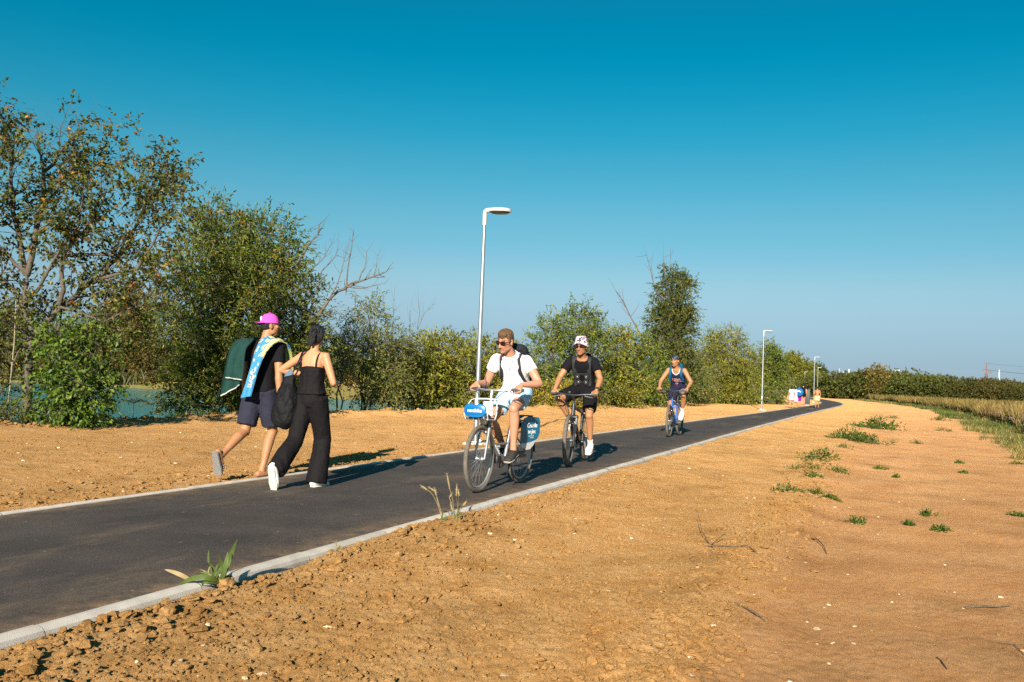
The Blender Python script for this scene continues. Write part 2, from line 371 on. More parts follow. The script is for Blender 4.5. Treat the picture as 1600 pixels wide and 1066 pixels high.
def ground_material():
    mt = bpy.data.materials.new("dirt"); mt.use_nodes = True; n = mt.node_tree; L = n.links.new; b = n.nodes["Principled BSDF"]
    tc = n.nodes.new("ShaderNodeTexCoord")
    def noise(scale, det=6, rough=.6):
        z = n.nodes.new("ShaderNodeTexNoise"); z.inputs["Scale"].default_value = scale; z.inputs["Detail"].default_value = det
        z.inputs["Roughness"].default_value = rough; L(tc.outputs["Object"], z.inputs["Vector"]); return z.outputs["Fac"]
    def ramp(fac, stops):
        r = n.nodes.new("ShaderNodeValToRGB"); L(fac, r.inputs[0]); e = r.color_ramp.elements
        while len(e) < len(stops): e.new(.5)
        for k, (p, c) in enumerate(stops): e[k].position = p; e[k].color = (*c, 1)
        return r.outputs[0]
    def mix(a, c, f, mode='MIX'):
        x = n.nodes.new("ShaderNodeMix"); x.data_type = 'RGBA'; x.blend_type = mode
        for sk, val in ((6, a), (7, c)):
            if isinstance(val, tuple): x.inputs[sk].default_value = (*val, 1)
            else: L(val, x.inputs[sk])
        if isinstance(f, float): x.inputs[0].default_value = f
        else: L(f, x.inputs[0])
        return x.outputs[2]
    at_ = n.nodes.new("ShaderNodeAttribute"); at_.attribute_name = "zone"
    sep = n.nodes.new("ShaderNodeSeparateColor"); L(at_.outputs["Color"], sep.inputs[0])
    loose = ramp(noise(3.2), [(.3, (.49, .252, .084)), (.5, (.575, .322, .122)), (.68, (.635, .38, .166))])
    fine = ramp(noise(55, 8, .75), [(.30, (.40, .36, .30)), (.44, (.90, .89, .87)), (.56, (1.05, 1.05, 1.04)), (.70, (1.32, 1.30, 1.25))])
    loose = mix(loose, fine, .5, 'MULTIPLY')
    track = ramp(noise(1.6), [(.3, (.475, .236, .093)), (.5, (.545, .288, .123)), (.7, (.60, .34, .16))])
    track = mix(track, ramp(noise(38, 8, .8), [(.3, (.62, .58, .53)), (.46, (1.0, .99, .98)), (.62, (1.14, 1.13, 1.12)), (.72, (1.3, 1.27, 1.25))]), .55, 'MULTIPLY')
    dirt = mix(loose, track, sep.outputs[0])
    big = ramp(noise(.35, 3), [(.35, (.86, .85, .82)), (.65, (1.1, 1.08, 1.05))]); dirt = mix(dirt, big, .8, 'MULTIPLY')
    mid = ramp(noise(1.15, 5, .65), [(.34, (.76, .74, .72)), (.46, (1, 1, 1)), (.60, (1.02, 1.0, .98)), (.72, (1.14, 1.12, 1.08))]); dirt = mix(dirt, mid, .8, 'MULTIPLY')
    pit = ramp(noise(19, 6, .7), [(.34, (.62, .57, .52)), (.43, (1, 1, 1))]); dirt = mix(dirt, pit, .6, 'MULTIPLY')
    v = n.nodes.new("ShaderNodeTexVoronoi"); v.inputs["Scale"].default_value = 26; L(tc.outputs["Object"], v.inputs["Vector"])
    chip = n.nodes.new("ShaderNodeMath"); chip.operation = 'LESS_THAN'; chip.inputs[1].default_value = .13; L(v.outputs["Distance"], chip.inputs[0])
    v2 = n.nodes.new("ShaderNodeSeparateColor"); L(v.outputs["Color"], v2.inputs[0])
    pick = n.nodes.new("ShaderNodeMath"); pick.operation = 'GREATER_THAN'; pick.inputs[1].default_value = .86; L(v2.outputs[0], pick.inputs[0])
    both = n.nodes.new("ShaderNodeMath"); both.operation = 'MULTIPLY'; L(chip.outputs[0], both.inputs[0]); L(pick.outputs[0], both.inputs[1])
    dirt = mix(dirt, (.62, .47, .30), both.outputs[0])
    gfl = ramp(noise(6), [(.3, (.10, .095, .025)), (.55, (.20, .155, .05)), (.75, (.33, .22, .08))])
    dirt = mix(dirt, (.74, .73, .72), sep.outputs[2], 'MULTIPLY')      # clod colour darkened to offset the sun on their steep sides
    c = mix(dirt, gfl, sep.outputs[1])
    L(c, b.inputs["Base Color"]); b.inputs["Roughness"].default_value = .95; b.inputs["Specular IOR Level"].default_value = .1; b.inputs["Diffuse Roughness"].default_value = 0.6
    bp = n.nodes.new("ShaderNodeBump"); bp.inputs["Strength"].default_value = .95; bp.inputs["Distance"].default_value = .022
    ad = n.nodes.new("ShaderNodeMath"); ad.operation = 'ADD'; L(noise(85, 8, .75), ad.inputs[0]); L(noise(210, 4, .7), ad.inputs[1])
    L(ad.outputs[0], bp.inputs["Height"]); L(bp.outputs[0], b.inputs["Normal"])
    MATS["dirt"] = mt; return mt
ground_material()
ground = mesh_np("ground", np.vstack([gverts, [[0, 0, -.1]]]), quads, 4, MATS["dirt"])
zc = np.ones((c0 + 1, 4), np.float32)
zc[:c0, 0] = np.where(gdv < 0, sstep(2.35, 2.75, -gdv - hwid(gu) + .15 * noise2(gx, gy, 1.3, 77)), .15)
zc[:c0, 1] = np.clip(gg + .8 * (noise2(gx, gy, .5, 78) > .62) * (gdv < -4.5) * (gu > 14) * 0, 0, 1); zc[:c0, 2] = 0; zc[c0] = 0
za = ground.data.attributes.new("zone", 'FLOAT_COLOR', 'POINT'); za.data.foreach_set("color", zc.ravel())
tag(ground, kind="structure", label="orange brown loose dirt and dry earth track beside the path")

def gz(x, y):
    h = terrain(np.array([float(x)]), np.array([float(y)]))[0][0]; return float(h)

_GH = gh.reshape(nr, nt); _n0 = int((np.degrees(th) < 39).sum())
def ground_h(x, y):
    """height of the finished ground sheet, crumbs included"""
    t = np.arctan2(x, y); r = np.hypot(x, y); out = terrain(x, y)[0]; ok = np.abs(t) < radians(38.8)
    ci = (t[ok] - th[0]) / radians(.078); i = np.clip(np.floor(ci).astype(int), 0, _n0 - 2); fi = ci - i
    j = np.clip(np.searchsorted(rr, r[ok]) - 1, 0, nr - 2); fj = (r[ok] - rr[j]) / (rr[j + 1] - rr[j])
    out[ok] = (_GH[j, i] * (1 - fi) + _GH[j, i + 1] * fi) * (1 - fj) + (_GH[j + 1, i] * (1 - fi) + _GH[j + 1, i + 1] * fi) * fj
    return out

# asphalt path
US = np.concatenate([np.arange(-14, 40, .5), np.arange(40, 300, 2.0)])
def path_pts(off, z, us=US):
    return np.stack([PD[0] * us + PN[0] * (vcen(us) + off), PD[1] * us + PN[1] * (vcen(us) + off), np.full(len(us), z) if np.isscalar(z) else z], -1)
def asphalt_material():
    mt = bpy.data.materials.new("asphalt"); mt.use_nodes = True; n = mt.node_tree; L = n.links.new; b = n.nodes["Principled BSDF"]
    tc = n.nodes.new("ShaderNodeTexCoord")
    rot = n.nodes.new("ShaderNodeMapping"); rot.inputs["Rotation"].default_value = (0, 0, PA); L(tc.outputs["Object"], rot.inputs[0])
    st = n.nodes.new("ShaderNodeMapping"); st.inputs["Scale"].default_value = (1, .25, 1); L(rot.outputs[0], st.inputs[0])
    def noise(s, d=6, r=.6, src=tc.outputs["Object"]):
        z = n.nodes.new("ShaderNodeTexNoise"); z.inputs["Scale"].default_value = s; z.inputs["Detail"].default_value = d; z.inputs["Roughness"].default_value = r
        L(src, z.inputs["Vector"]); return z.outputs["Fac"]
    def ramp(f, stops):
        r = n.nodes.new("ShaderNodeValToRGB"); L(f, r.inputs[0]); e = r.color_ramp.elements
        while len(e) < len(stops): e.new(.5)
        for k, (p, c) in enumerate(stops): e[k].position = p; e[k].color = (*c, 1)
        return r.outputs[0]
    def mix(a, c, f, mode='MIX'):
        x = n.nodes.new("ShaderNodeMix"); x.data_type = 'RGBA'; x.blend_type = mode
        for sk, val in ((6, a), (7, c)):
            if isinstance(val, tuple): x.inputs[sk].default_value = (*val, 1)
            else: L(val, x.inputs[sk])
        if isinstance(f, float): x.inputs[0].default_value = f
        else: L(f, x.inputs[0])
        return x.outputs[2]
    grain = ramp(noise(95, 5, .85), [(.3, (.028, .023, .020)), (.5, (.064, .052, .046)), (.66, (.135, .108, .090)), (.75, (.21, .165, .13))])
    stains = ramp(noise(1.3, 5), [(.35, (.78, .78, .8)), (.65, (1.25, 1.2, 1.15))])
    c = mix(grain, stains, 1.0, 'MULTIPLY')
    st2 = n.nodes.new("ShaderNodeMapping"); st2.inputs["Scale"].default_value = (1, .4, 1); L(rot.outputs[0], st2.inputs[0])
    fl = ramp(noise(13, 3, .5, st2.outputs[0]), [(.735, (0, 0, 0)), (.765, (.85, .85, .85))]); c = mix(c, (.36, .27, .19), fl)
    fl2 = ramp(noise(34, 2, .5, st2.outputs[0]), [(.74, (0, 0, 0)), (.77, (.7, .7, .7))]); c = mix(c, (.40, .32, .24), fl2)
    ea = n.nodes.new("ShaderNodeAttribute"); ea.attribute_name = "edge"
    em = n.nodes.new("ShaderNodeMath"); em.operation = 'MULTIPLY'; L(ea.outputs["Fac"], em.inputs[0]); L(ramp(noise(5, 7, .75), [(.38, (0, 0, 0)), (.66, (1, 1, 1))]), em.inputs[1])
    c = mix(c, (.33, .20, .10), em.outputs[0])
    dust = ramp(noise(.9, 7, .72, st.outputs[0]), [(.54, (0, 0, 0)), (.72, (.65, .65, .65))])
    c = mix(c, (.25, .17, .10), dust)
    L(c, b.inputs["Base Color"]); b.inputs["Roughness"].default_value = .82; b.inputs["Specular IOR Level"].default_value = .25
    bp = n.nodes.new("ShaderNodeBump"); bp.inputs["Strength"].default_value = .8; bp.inputs["Distance"].default_value = .006
    L(noise(130, 5, .75), bp.inputs["Height"]); L(bp.outputs[0], b.inputs["Normal"])
    MATS["asphalt"] = mt; return mt
offs = np.array([-1.34, -1.26, -1.12, -.8, -.4, 0, .4, .8, 1.12, 1.26, 1.34])
av = np.concatenate([path_pts(o_ / 1.34 * (hwid(US) - .103), 0.0 + .012 * (1 - (o_ / 1.34) ** 2)) for o_ in offs]); nU = len(US)
af = [(a * nU + i, a * nU + i + 1, (a + 1) * nU + i + 1, (a + 1) * nU + i) for a in range(len(offs) - 1) for i in range(nU - 1)]
path = mesh_np("path", av, np.array(af)[:, ::-1], 4, asphalt_material()); ea_ = path.data.attributes.new("edge", 'FLOAT', 'POINT'); ea_.data.foreach_set("value", np.repeat(np.clip((np.abs(offs) - 1.0) / .34, 0, 1) ** 1.5, nU).astype(np.float32)); tag(path, kind="structure", label="dark new asphalt cycle path edged by concrete kerbs")

# kerbs: a bull-nosed concrete profile laid in one-metre blocks
def kerb_material():
    mt = mat("concrete_kerb", (.56, .50, .44), rough=.9, var=.20, scale=7, bump=.22, bscale=220, spec=.2)
    n = mt.node_tree; L = n.links.new; b = n.nodes["Principled BSDF"]; src = b.inputs["Base Color"].links[0].from_socket
    a = n.nodes.new("ShaderNodeAttribute"); a.attribute_name = "col"; x = n.nodes.new("ShaderNodeMix"); x.data_type = 'RGBA'; x.blend_type = 'MULTIPLY'; x.inputs[0].default_value = 1
    L(src, x.inputs[6]); L(a.outputs["Color"], x.inputs[7]); L(x.outputs[2], b.inputs["Base Color"]); return mt
def kerb(side):
    prof = [(-.052, -.16), (-.052, -.006), (-.047, .008), (-.03, .015), (0, .017), (.026, .012), (.042, .0), (.050, -.022), (.052, -.16)]
    vs, fs, cs = [], [], []; k = len(prof); u0 = -14.0; idx = 0
    while u0 < 290:
        ln = 1.0 if u0 < 60 else 4.0
        dz = random.uniform(-.003, .003); dx = random.uniform(-.004, .004); g = random.uniform(.90, 1.08)
        us = np.array([u0 + .0015, u0 + ln - .0015]) if u0 < 60 else np.array([u0, u0 + ln])
        base = len(vs)
        for uu in us:
            vc_ = float(vcen(uu))
            for o_, z in prof:
                vs.append(PD * uu + PN * (vc_ + side * (float(hwid(uu)) - .055 + o_) + dx) + np.array([0, 0, z + dz]))
        for q in range(k - 1):
            f = (base + q, base + q + 1, base + k + q + 1, base + k + q); fs.append(f if side > 0 else f[::-1])
            cs.append((g, g * random.uniform(.98, 1.0), g * random.uniform(.95, 1)))
        u0 += ln
    o = mesh_np("kerb", np.array(vs), np.array(fs), 4, MATS["concrete_kerb"], col=np.array(cs), smooth=False)
    return o
kerb_material()
kr = kerb(-1); tag(kr, kind="structure", label="pale concrete kerb along the near edge of the path")
kl = kerb(1); tag(kl, kind="structure", label="pale concrete kerb along the lake side of the path")

# water
def water_material():
    mt = bpy.data.materials.new("water"); mt.use_nodes = True; n = mt.node_tree; L = n.links.new; b = n.nodes["Principled BSDF"]
    b.inputs["Base Color"].default_value = (.014, .21, .225, 1); b.inputs["Roughness"].default_value = .08; b.inputs["IOR"].default_value = 1.33
    tc = n.nodes.new("ShaderNodeTexCoord"); mp = n.nodes.new("ShaderNodeMapping"); mp.inputs["Scale"].default_value = (.7, 1.6, 1); L(tc.outputs["Object"], mp.inputs[0])
    z = n.nodes.new("ShaderNodeTexNoise"); z.inputs["Scale"].default_value = 1.6; z.inputs["Detail"].default_value = 5; L(mp.outputs[0], z.inputs["Vector"])
    bp = n.nodes.new("ShaderNodeBump"); bp.inputs["Strength"].default_value = .55; bp.inputs["Distance"].default_value = .25
    L(z.outputs["Fac"], bp.inputs["Height"]); L(bp.outputs[0], b.inputs["Normal"]); return mt
wg = Geo(); wg.add([(-260, -40, -1.3), (40, -40, -1.3), (40, 112, -1.3), (-260, 112, -1.3)], [(0, 1, 2, 3)])
water = wg.build("water", water_material(), smooth=False); tag(water, kind="structure", label="teal lake water beyond the trees")

# loose clods, stones and straw bits lying on the soil
def lump_templates(n):
    out = []
    for k in range(n):
        g = Geo(); g.ell((0, 0, 0), (1, 1, .72), nu=8, nv=6); P = np.array(g.v)
        P = P * (1 + .38 * vnoise(P, 1.4, 100 + k) + .26 * vnoise(P, 3.3, 130 + k))[:, None]
        q = [f if len(f) == 4 else (f[0], f[1], f[2], f[2]) for f in g.f]; out.append((P, np.array(q)))
    return out
LT = lump_templates(7)
def scatter_lumps(name, xy, size, material, label, sink=.35, flat=1.0, col=None):
    VS, FS, CS = [], [], []; b = 0; hs = ground_h(xy[:, 0], xy[:, 1])
    for i in range(len(xy)):
        P, Fc = LT[i % len(LT)]; a = RNG.uniform(0, 2 * pi); ca, sa = cos(a), sin(a); sc = size[i] * np.array([1, RNG.uniform(.65, 1), RNG.uniform(.7, 1) * flat])
        Q = P * sc; VS.append(np.stack([Q[:, 0] * ca - Q[:, 1] * sa + xy[i, 0], Q[:, 0] * sa + Q[:, 1] * ca + xy[i, 1], Q[:, 2] + hs[i] + size[i] * flat * (1 - sink) * .6], -1))
        FS.append(Fc + b); b += len(P)
        if col is not None: CS.append(np.repeat(col[i:i + 1], len(Fc), 0))
    V_ = np.vstack(VS); F_ = np.vstack(FS)
    me = bpy.data.meshes.new(name); F3 = np.concatenate([F_[:, [0, 1, 2]], F_[F_[:, 2] != F_[:, 3]][:, [0, 2, 3]]])
    C3 = None
    if col is not None:
        C_ = np.vstack(CS); C3 = np.concatenate([C_, C_[F_[:, 2] != F_[:, 3]]])
    o = mesh_np(name, V_, F3, 3, material, col=C3, smooth=False); tag(o, label=label, kind="stuff"); return o
def rand_uv(n, u0, u1, vf, pw=1.0):
    u = u0 + (u1 - u0) * RNG.random(n) ** pw; v = vf(u, RNG.random(n), RNG.normal(size=n)); return np.stack([PD[0] * u + PN[0] * v, PD[1] * u + PN[1] * v], -1), u
CL = []; SZ = []
def addc(n, u0, u1, vf, smin, smax, pw=1.0, e=2.6, grow=.0):
    xy, u = rand_uv(n, u0, u1, vf, pw); s = smin + (smax - smin) * RNG.random(n) ** e; s = s * (1 + grow * np.clip(u - 5, 0, None)); CL.append(xy); SZ.append(s)
addc(12000, 2.4, 30, lambda u, a, g: 3.34 - 2.4 * a, .004, .017, 1.6, 3.4, .0)        # loose soil right of the path
addc(12000, 2.4, 12, lambda u, a, g: 3.34 - 2.6 * a, .003, .012, 1.5, 2.0, .0)
addc(2100, 2.4, 13, lambda u, a, g: 3.34 - 2.6 * a, .007, .026, 1.1, 2.6, .0)
addc(60, 2.4, 9, lambda u, a, g: 3.30 - 2.6 * a * a, .020, .042, 1.3, 2.2, .0)
addc(3000, 2.4, 9, lambda u, a, g: .9 - 2.2 * a, .002, .006, 1.5, 1.6, .0)
addc(900, 2.4, 12, lambda u, a, g: 3.34 - np.abs(g) * .22 - .02, .006, .042, 1.4, 4.5)     # spill along the kerb
addc(3200, 3.0, 20, lambda u, a, g: .92 + g * .2, .006, .034, 1.4, 4.2, .0)                 # ridge at the track
addc(700, 3.0, 14, lambda u, a, g: .8 - 1.6 * a, .003, .010, 1.4, 2.5, .0)                # on the track
addc(8500, 4, 30, lambda u, a, g: 6.40 + 5.2 * a, .006, .019, 1.2, 3.2, .0)                # left strip
addc(1600, 3, 16, lambda u, a, g: 6.42 + np.abs(g) * .5, .008, .036, 1.2, 4.5)
addc(1600, 6, 60, lambda u, a, g: np.interp(u, VE_U, VE_V) - .1 + g * .25, .012, .085, 1.2, 4, .006)   # berm over the lake
scatter_lumps("dirt_clods", np.vstack(CL), np.concatenate(SZ), MATS["dirt"], "crumbly brown dirt clods scattered over the loose soil", flat=.8)
oz = bpy.data.objects["dirt_clods"].data
za = oz.attributes.new("zone", 'FLOAT_COLOR', 'POINT'); zz = np.zeros((len(oz.vertices), 4), np.float32); zz[:, 2] = 1; za.data.foreach_set("color", zz.ravel())  # blue marks the clods painted darker against their sunlit sides
for (x_, y_, s_, lb_) in ((352, 931, .055, "large rounded clod beside the grass tuft at the kerb"), (262, 975, .038, "dark clod low on the loose soil near the left border"), (415, 925, .026, "smaller clod on the soil right of the large rounded one")):
    g_ = Geo(); P_, F_ = LT[int(x_) % 7]; hi = Geo(); hi.ell((0, 0, 0), (1, 1, .78), nu=26, nv=18); Q_ = np.array(hi.v); Q_ = Q_ * (1 + .26 * vnoise(Q_, 1.5, int(x_)) + .14 * vnoise(Q_, 3.6, 5) + .07 * vnoise(Q_, 9, 6))[:, None]
    g_.add(Q_ * s_, hi.f); o_ = g_.build("dirt_clod", MATS["dirt"]); z_ = o_.data.attributes.new("zone", "FLOAT_COLOR", "POINT"); z_.data.foreach_set("color", np.tile(np.array([0, 0, .8, 1], np.float32), len(o_.data.vertices))); b_ = gp(x_, y_, -.06); h_ = ground_h(b_[:1], b_[1:2])[0]; o_.location = (b_[0], b_[1], h_ + s_ * .35); tag(o_, lb_, "clod")  # blue darkens the large clods too, offsetting their sunlit brightness
CL = []; SZ = []
addc(170, 2.6, 14, lambda u, a, g: 3.2 - 4.2 * a, .006, .022, 1.5, 2.2)
addc(120, 4, 20, lambda u, a, g: 6.5 + 5 * a, .008, .025, 1.2, 2)
xy = np.vstack(CL); gcol = np.array([(.58, .43, .26), (.66, .54, .38), (.48, .34, .2)])[RNG.integers(0, 3, len(xy))]
scatter_lumps("pebbles", xy, np.concatenate(SZ), mat("pebble", (.6, .5, .4), .8, attr=True, var=.1), "small pale pebbles and straw chips strewn on the dirt", sink=.5, flat=.55, col=gcol)
# ================================================================== VEGETATION
def leaf_mat(name, rough=.5, trans=.3): return mat(name, (.1, .1, .03), rough=rough, var=.15, scale=3, attr=True, spec=.35, trans=trans)
LEAF = leaf_mat("leaf"); BARK = mat("bark", (.100, .080, .060), .9, var=.35, scale=14, bump=.8, bscale=40)
DEADWOOD = mat("dead_wood", (.125, .108, .09), .9, var=.3, scale=14, bump=.6, bscale=40)
STRAW = leaf_mat("straw", .7, .25)

def leaves_np(P, D, size, aspect, pal, wts, jit=.18, hang=.0, clumpid=None, seed=0, flat=.55):
    """kite-shaped leaves at P growing along D; returns verts, quads and colour per face"""
    r = np.random.default_rng(seed); n = len(P)
    D = D + r.normal(0, .55, (n, 3)); D[:, 2] -= hang; D /= np.linalg.norm(D, axis=1)[:, None] + 1e-9
    N = r.normal(0, 1, (n, 3)); N[:, 2] += flat * 2; N -= D * (N * D).sum(1)[:, None]; N /= np.linalg.norm(N, axis=1)[:, None] + 1e-9
    S = np.cross(D, N); s = size * r.uniform(.6, 1.3, n)[:, None]
    a = P; b = P + D * s * .45 + S * s * aspect * .5 + N * s * .06; c = P + D * s - N * s * .12; d = P + D * s * .45 - S * s * aspect * .5 + N * s * .06
    V_ = np.stack([a, b, c, d], 1).reshape(-1, 3); F_ = np.arange(n * 4).reshape(n, 4)
    pal = np.array(pal); wts = np.array(wts, float) / np.sum(wts)
    idx = r.choice(len(pal), n, p=wts)
    if clumpid is not None:                       # most leaves of one spray share its hue
        ci = r.choice(len(pal), int(clumpid.max()) + 1, p=wts); idx = np.where(r.random(n) < .6, ci[clumpid], idx)
    C = pal[idx] * np.array([1.72, 1.64, 1.05]) * r.uniform(1 - jit, 1 + jit, (n, 1)) * (1 + r.normal(0, .06, (n, 3)))
    return V_, F_, np.clip(C, .002, 1)

def sprays(centers, outs, twigs, per, length, spread, rng):
    """twigs fanning from clump centres; leaf positions, directions, clump ids, twig segments"""
    n = len(centers); k = n * twigs
    c = np.repeat(centers, twigs, 0); o = np.repeat(outs, twigs, 0); cid = np.repeat(np.arange(n), twigs)
    d = o + rng.normal(0, .8, (k, 3)); d /= np.linalg.norm(d, axis=1)[:, None] + 1e-9
    st = c + rng.normal(0, spread, (k, 3)); ln = length * rng.uniform(.5, 1.25, k)
    t = (np.arange(per) + .5) / per
    P = st[:, None] + d[:, None] * (ln[:, None, None] * t[None, :, None]) + rng.normal(0, .015, (k, per, 3))
    P[:, :, 2] -= (t ** 2)[None] * (ln * .22)[:, None]
    Dd = np.repeat(d[:, None], per, 1)
    return P.reshape(-1, 3), Dd.reshape(-1, 3), np.repeat(cid, per), st, st + d * ln[:, None]

def twig_mesh(g, A, B, r0=.006):
    for a, b in zip(A, B):
        m_ = (a + b) / 2 + V3(0, 0, .02); g.tube([a, m_, b], [r0, r0 * .7, r0 * .3], 3, capped=False)

GREEN_OLIVE = ([(.052, .080, .014), (.080, .112, .018), (.115, .135, .024), (.16, .155, .034), (.033, .052, .011)], [3, 4, 3, 1.5, 2])
GREEN_WILLOW = ([(.045, .068, .012), (.072, .096, .017), (.105, .118, .024), (.15, .135, .034), (.028, .044, .010), (.13, .085, .028)], [3, 4, 3, 1.2, 2.5, .7])
GREEN_YELL = ([(.085, .098, .016), (.12, .128, .020), (.165, .155, .028), (.05, .064, .012), (.25, .195, .035)], [3.5, 4, 2.6, 2, .9])
GREEN_DARK = ([(.035, .05, .014), (.055, .07, .018), (.08, .085, .022), (.11, .10, .03)], [3, 3, 2, 1])
GREEN_GREY = ([(.085, .10, .034), (.125, .13, .045), (.055, .07, .02), (.17, .155, .06)], [3, 3, 2, 1.5])
AUTUMN = ([(.036, .046, .012), (.060, .068, .016), (.085, .078, .02), (.24, .13, .02), (.15, .055, .016), (.05, .032, .014)], [4, 4, 2, .28, .2, 1.5])
IVY = ([(.040, .075, .010), (.062, .105, .014), (.085, .12, .018), (.025, .048, .008)], [3, 4, 2, 2])
HEDGE = ([(.042, .045, .014), (.065, .06, .016), (.09, .075, .02), (.03, .034, .012)], [3, 3, 1, 2])
HEDGE2 = ([(.065, .052, .018), (.085, .06, .02), (.05, .048, .016), (.10, .075, .02)], [3, 2, 3, 1])
RUSTY = ([(.12, .10, .03), (.16, .11, .035), (.10, .10, .022), (.20, .12, .04), (.07, .065, .02)], [3, 3, 3, 1.5, 2])

def blob_points(blobs, D, density, rng, base_z, gap=-.24):
    """clump centres filling ellipsoids given as (x, y, rx, ry[, dd]) in photo pixels at distance D"""
    C, O = [], []; cs = []
    for bl in blobs:
        x, y, rx, ry = bl[:4]; dd = bl[4] if len(bl) > 4 else 0
        c = at(x, y, D + dd); k = D / FPX; a, b = rx * k, ry * k; dep = max(.55 * (a + b) * .9, .3)
        n = max(4, int(density * (a * b + a * dep + b * dep)))
        d = rng.normal(0, 1, (n, 3)); d /= np.linalg.norm(d, axis=1)[:, None]
        rad = rng.random(n) ** .42
        wob = 1 + .22 * vnoise(d * 2.2 + c, 1.0, 11)
        p = c + d * (rad * wob)[:, None] * np.array([a, dep, b])
        ns_ = 1.5 / max(.35, k * 16); keep = (vnoise(p, ns_, 17) + .5 * vnoise(p, ns_ * 2.3, 18) > gap) & (p[:, 2] > base_z + .05)
        C.append(p[keep]); O.append(d[keep] + np.array([0, 0, .25])); cs.append((c, a, dep, b))
    return np.vstack(C), np.vstack(O), cs

def bush(name, label, cat, base_px, D, blobs, pal, density=7.0, leaf=.09, aspect=.45, twigs=3, per=7, tl=.42, spread=.12, group=None, hang=.15, seed=1, stems=None, trunk_r=None, twl=None, gap=-.24, crown_name="crown"):
    rng = np.random.default_rng(seed)
    b = at(base_px[0], base_px[1], D); b[2] = gz(b[0], b[1])
    root = thing(name, label, cat, b, 0, group)
    C, O, cs = blob_points(blobs, D, density * 9.5, rng, b[2], gap)
    P, Dd, cid, A, B = sprays(C, O, twigs, per, twl or tl, spread * (2.5 if twl else 1), rng)
    ok = P[:, 2] > b[2] - .05; P, Dd, cid = P[ok], Dd[ok], cid[ok]
    V_, F_, Cc = leaves_np(P, Dd, leaf, aspect, *pal, hang=hang, clumpid=cid, seed=seed)
    mesh_np(crown_name, V_ - b, F_, 4, LEAF, root, Cc, smooth=False)
    # trunk or stems reaching into every mass of the crown, with twigs to the sprays
    g = Geo(); h = max(c[2] + r for c, a, dp, r in cs) - b[2]; tr = trunk_r or max(.02, h * .011)
    ns = stems or 3; roots = [b + V3(rng.normal(0, .05 * h * .6), rng.normal(0, .05 * h), -.15) for _ in range(ns)]
    for i, (c, a, dp, r) in enumerate(cs):
        s = roots[i % ns]; q = c + V3(0, 0, r * .55); w1 = s + (c - s) * .4 + rng.normal(0, .06 * h, 3) * V3(1, 1, .3)
        pts = [s, s + (w1 - s) * .5 + rng.normal(0, .02 * h, 3), w1, s + (c - s) * .75 + rng.normal(0, .03 * h, 3), c, q]
        t_ = tr if i < ns else tr * .45
        g.tube(pts, [t_, t_ * .85, t_ * .7, t_ * .55, t_ * .4, t_ * .12], 6)
        near = np.argsort(((C - c) ** 2).sum(1))[:: max(1, len(C) // 40)][:14]
        for j in near:
            e = C[j]; f = .3 + .5 * rng.random(); s0 = w1 + (c - w1) * f
            g.tube([s0, (s0 + e) / 2 + rng.normal(0, .05, 3), e], [tr * .18, tr * .12, tr * .05], 4, capped=False)
    k = min(len(A), 500); sel = rng.choice(len(A), k, replace=False); twig_mesh(g, A[sel], B[sel], max(.004, D * .00022))
    tk = g.build("trunk", BARK, root); tk.location = -Vector(b)
    return root

def limb_tree_branches(g, limbs, D, rng, sub=5, sublen=.9, dd_end=1.2, rtop=.25, level=2):
    """limbs: list of (pixel polyline, start radius, depth shift at the end); returns tips for leaves"""
    tips, outs = [], []
    for pts, r0, dd in limbs:
        r0 = r0 * .78; n = len(pts); P = [at(x, y, D + dd * (i / (n - 1)) ** 1.3) + rng.normal(0, .02, 3) for i, (x, y) in enumerate(pts)]
        Q = []
        for i in range(n - 1):
            for t in (0, .33, .66): Q.append(P[i] * (1 - t) + P[i + 1] * t + rng.normal(0, .018, 3))
        Q.append(P[-1]); m_ = len(Q)
        R = [r0 * (1 - (1 - rtop) * i / (m_ - 1)) for i in range(m_)]
        g.tube(Q, R, 8)
        if sub:
            for i in range(2, m_):
                for _ in range(sub if i < m_ - 1 else sub + 1):
                    d = nrm(Q[i] - Q[i - 1]); dr = nrm(d * .6 + rng.normal(0, .75, 3) + V3(0, 0, .25))
                    grow(g, Q[i], dr, sublen * rng.uniform(.5, 1.15), max(R[i] * .4, .006), level, rng, tips, outs)
    return tips, outs
def grow(g, p, d, ln, r, level, rng, tips, outs):
    a = p; pts = [a]; dd = d
    for i in range(3):
        dd = nrm(dd + rng.normal(0, .22, 3) + V3(0, 0, .05)); a = a + dd * ln / 3; pts.append(a)
        tips.append(a); outs.append(dd)
    g.tube(pts, [r, r * .7, r * .5, r * .25], 4, capped=False)
    if level > 1:
        for q in (1, 2, 3):
            for _ in range(1 if q < 3 else 2):
                grow(g, pts[q], nrm(dd + rng.normal(0, .65, 3)), ln * rng.uniform(.35, .6), r * .45, level - 1, rng, tips, outs)

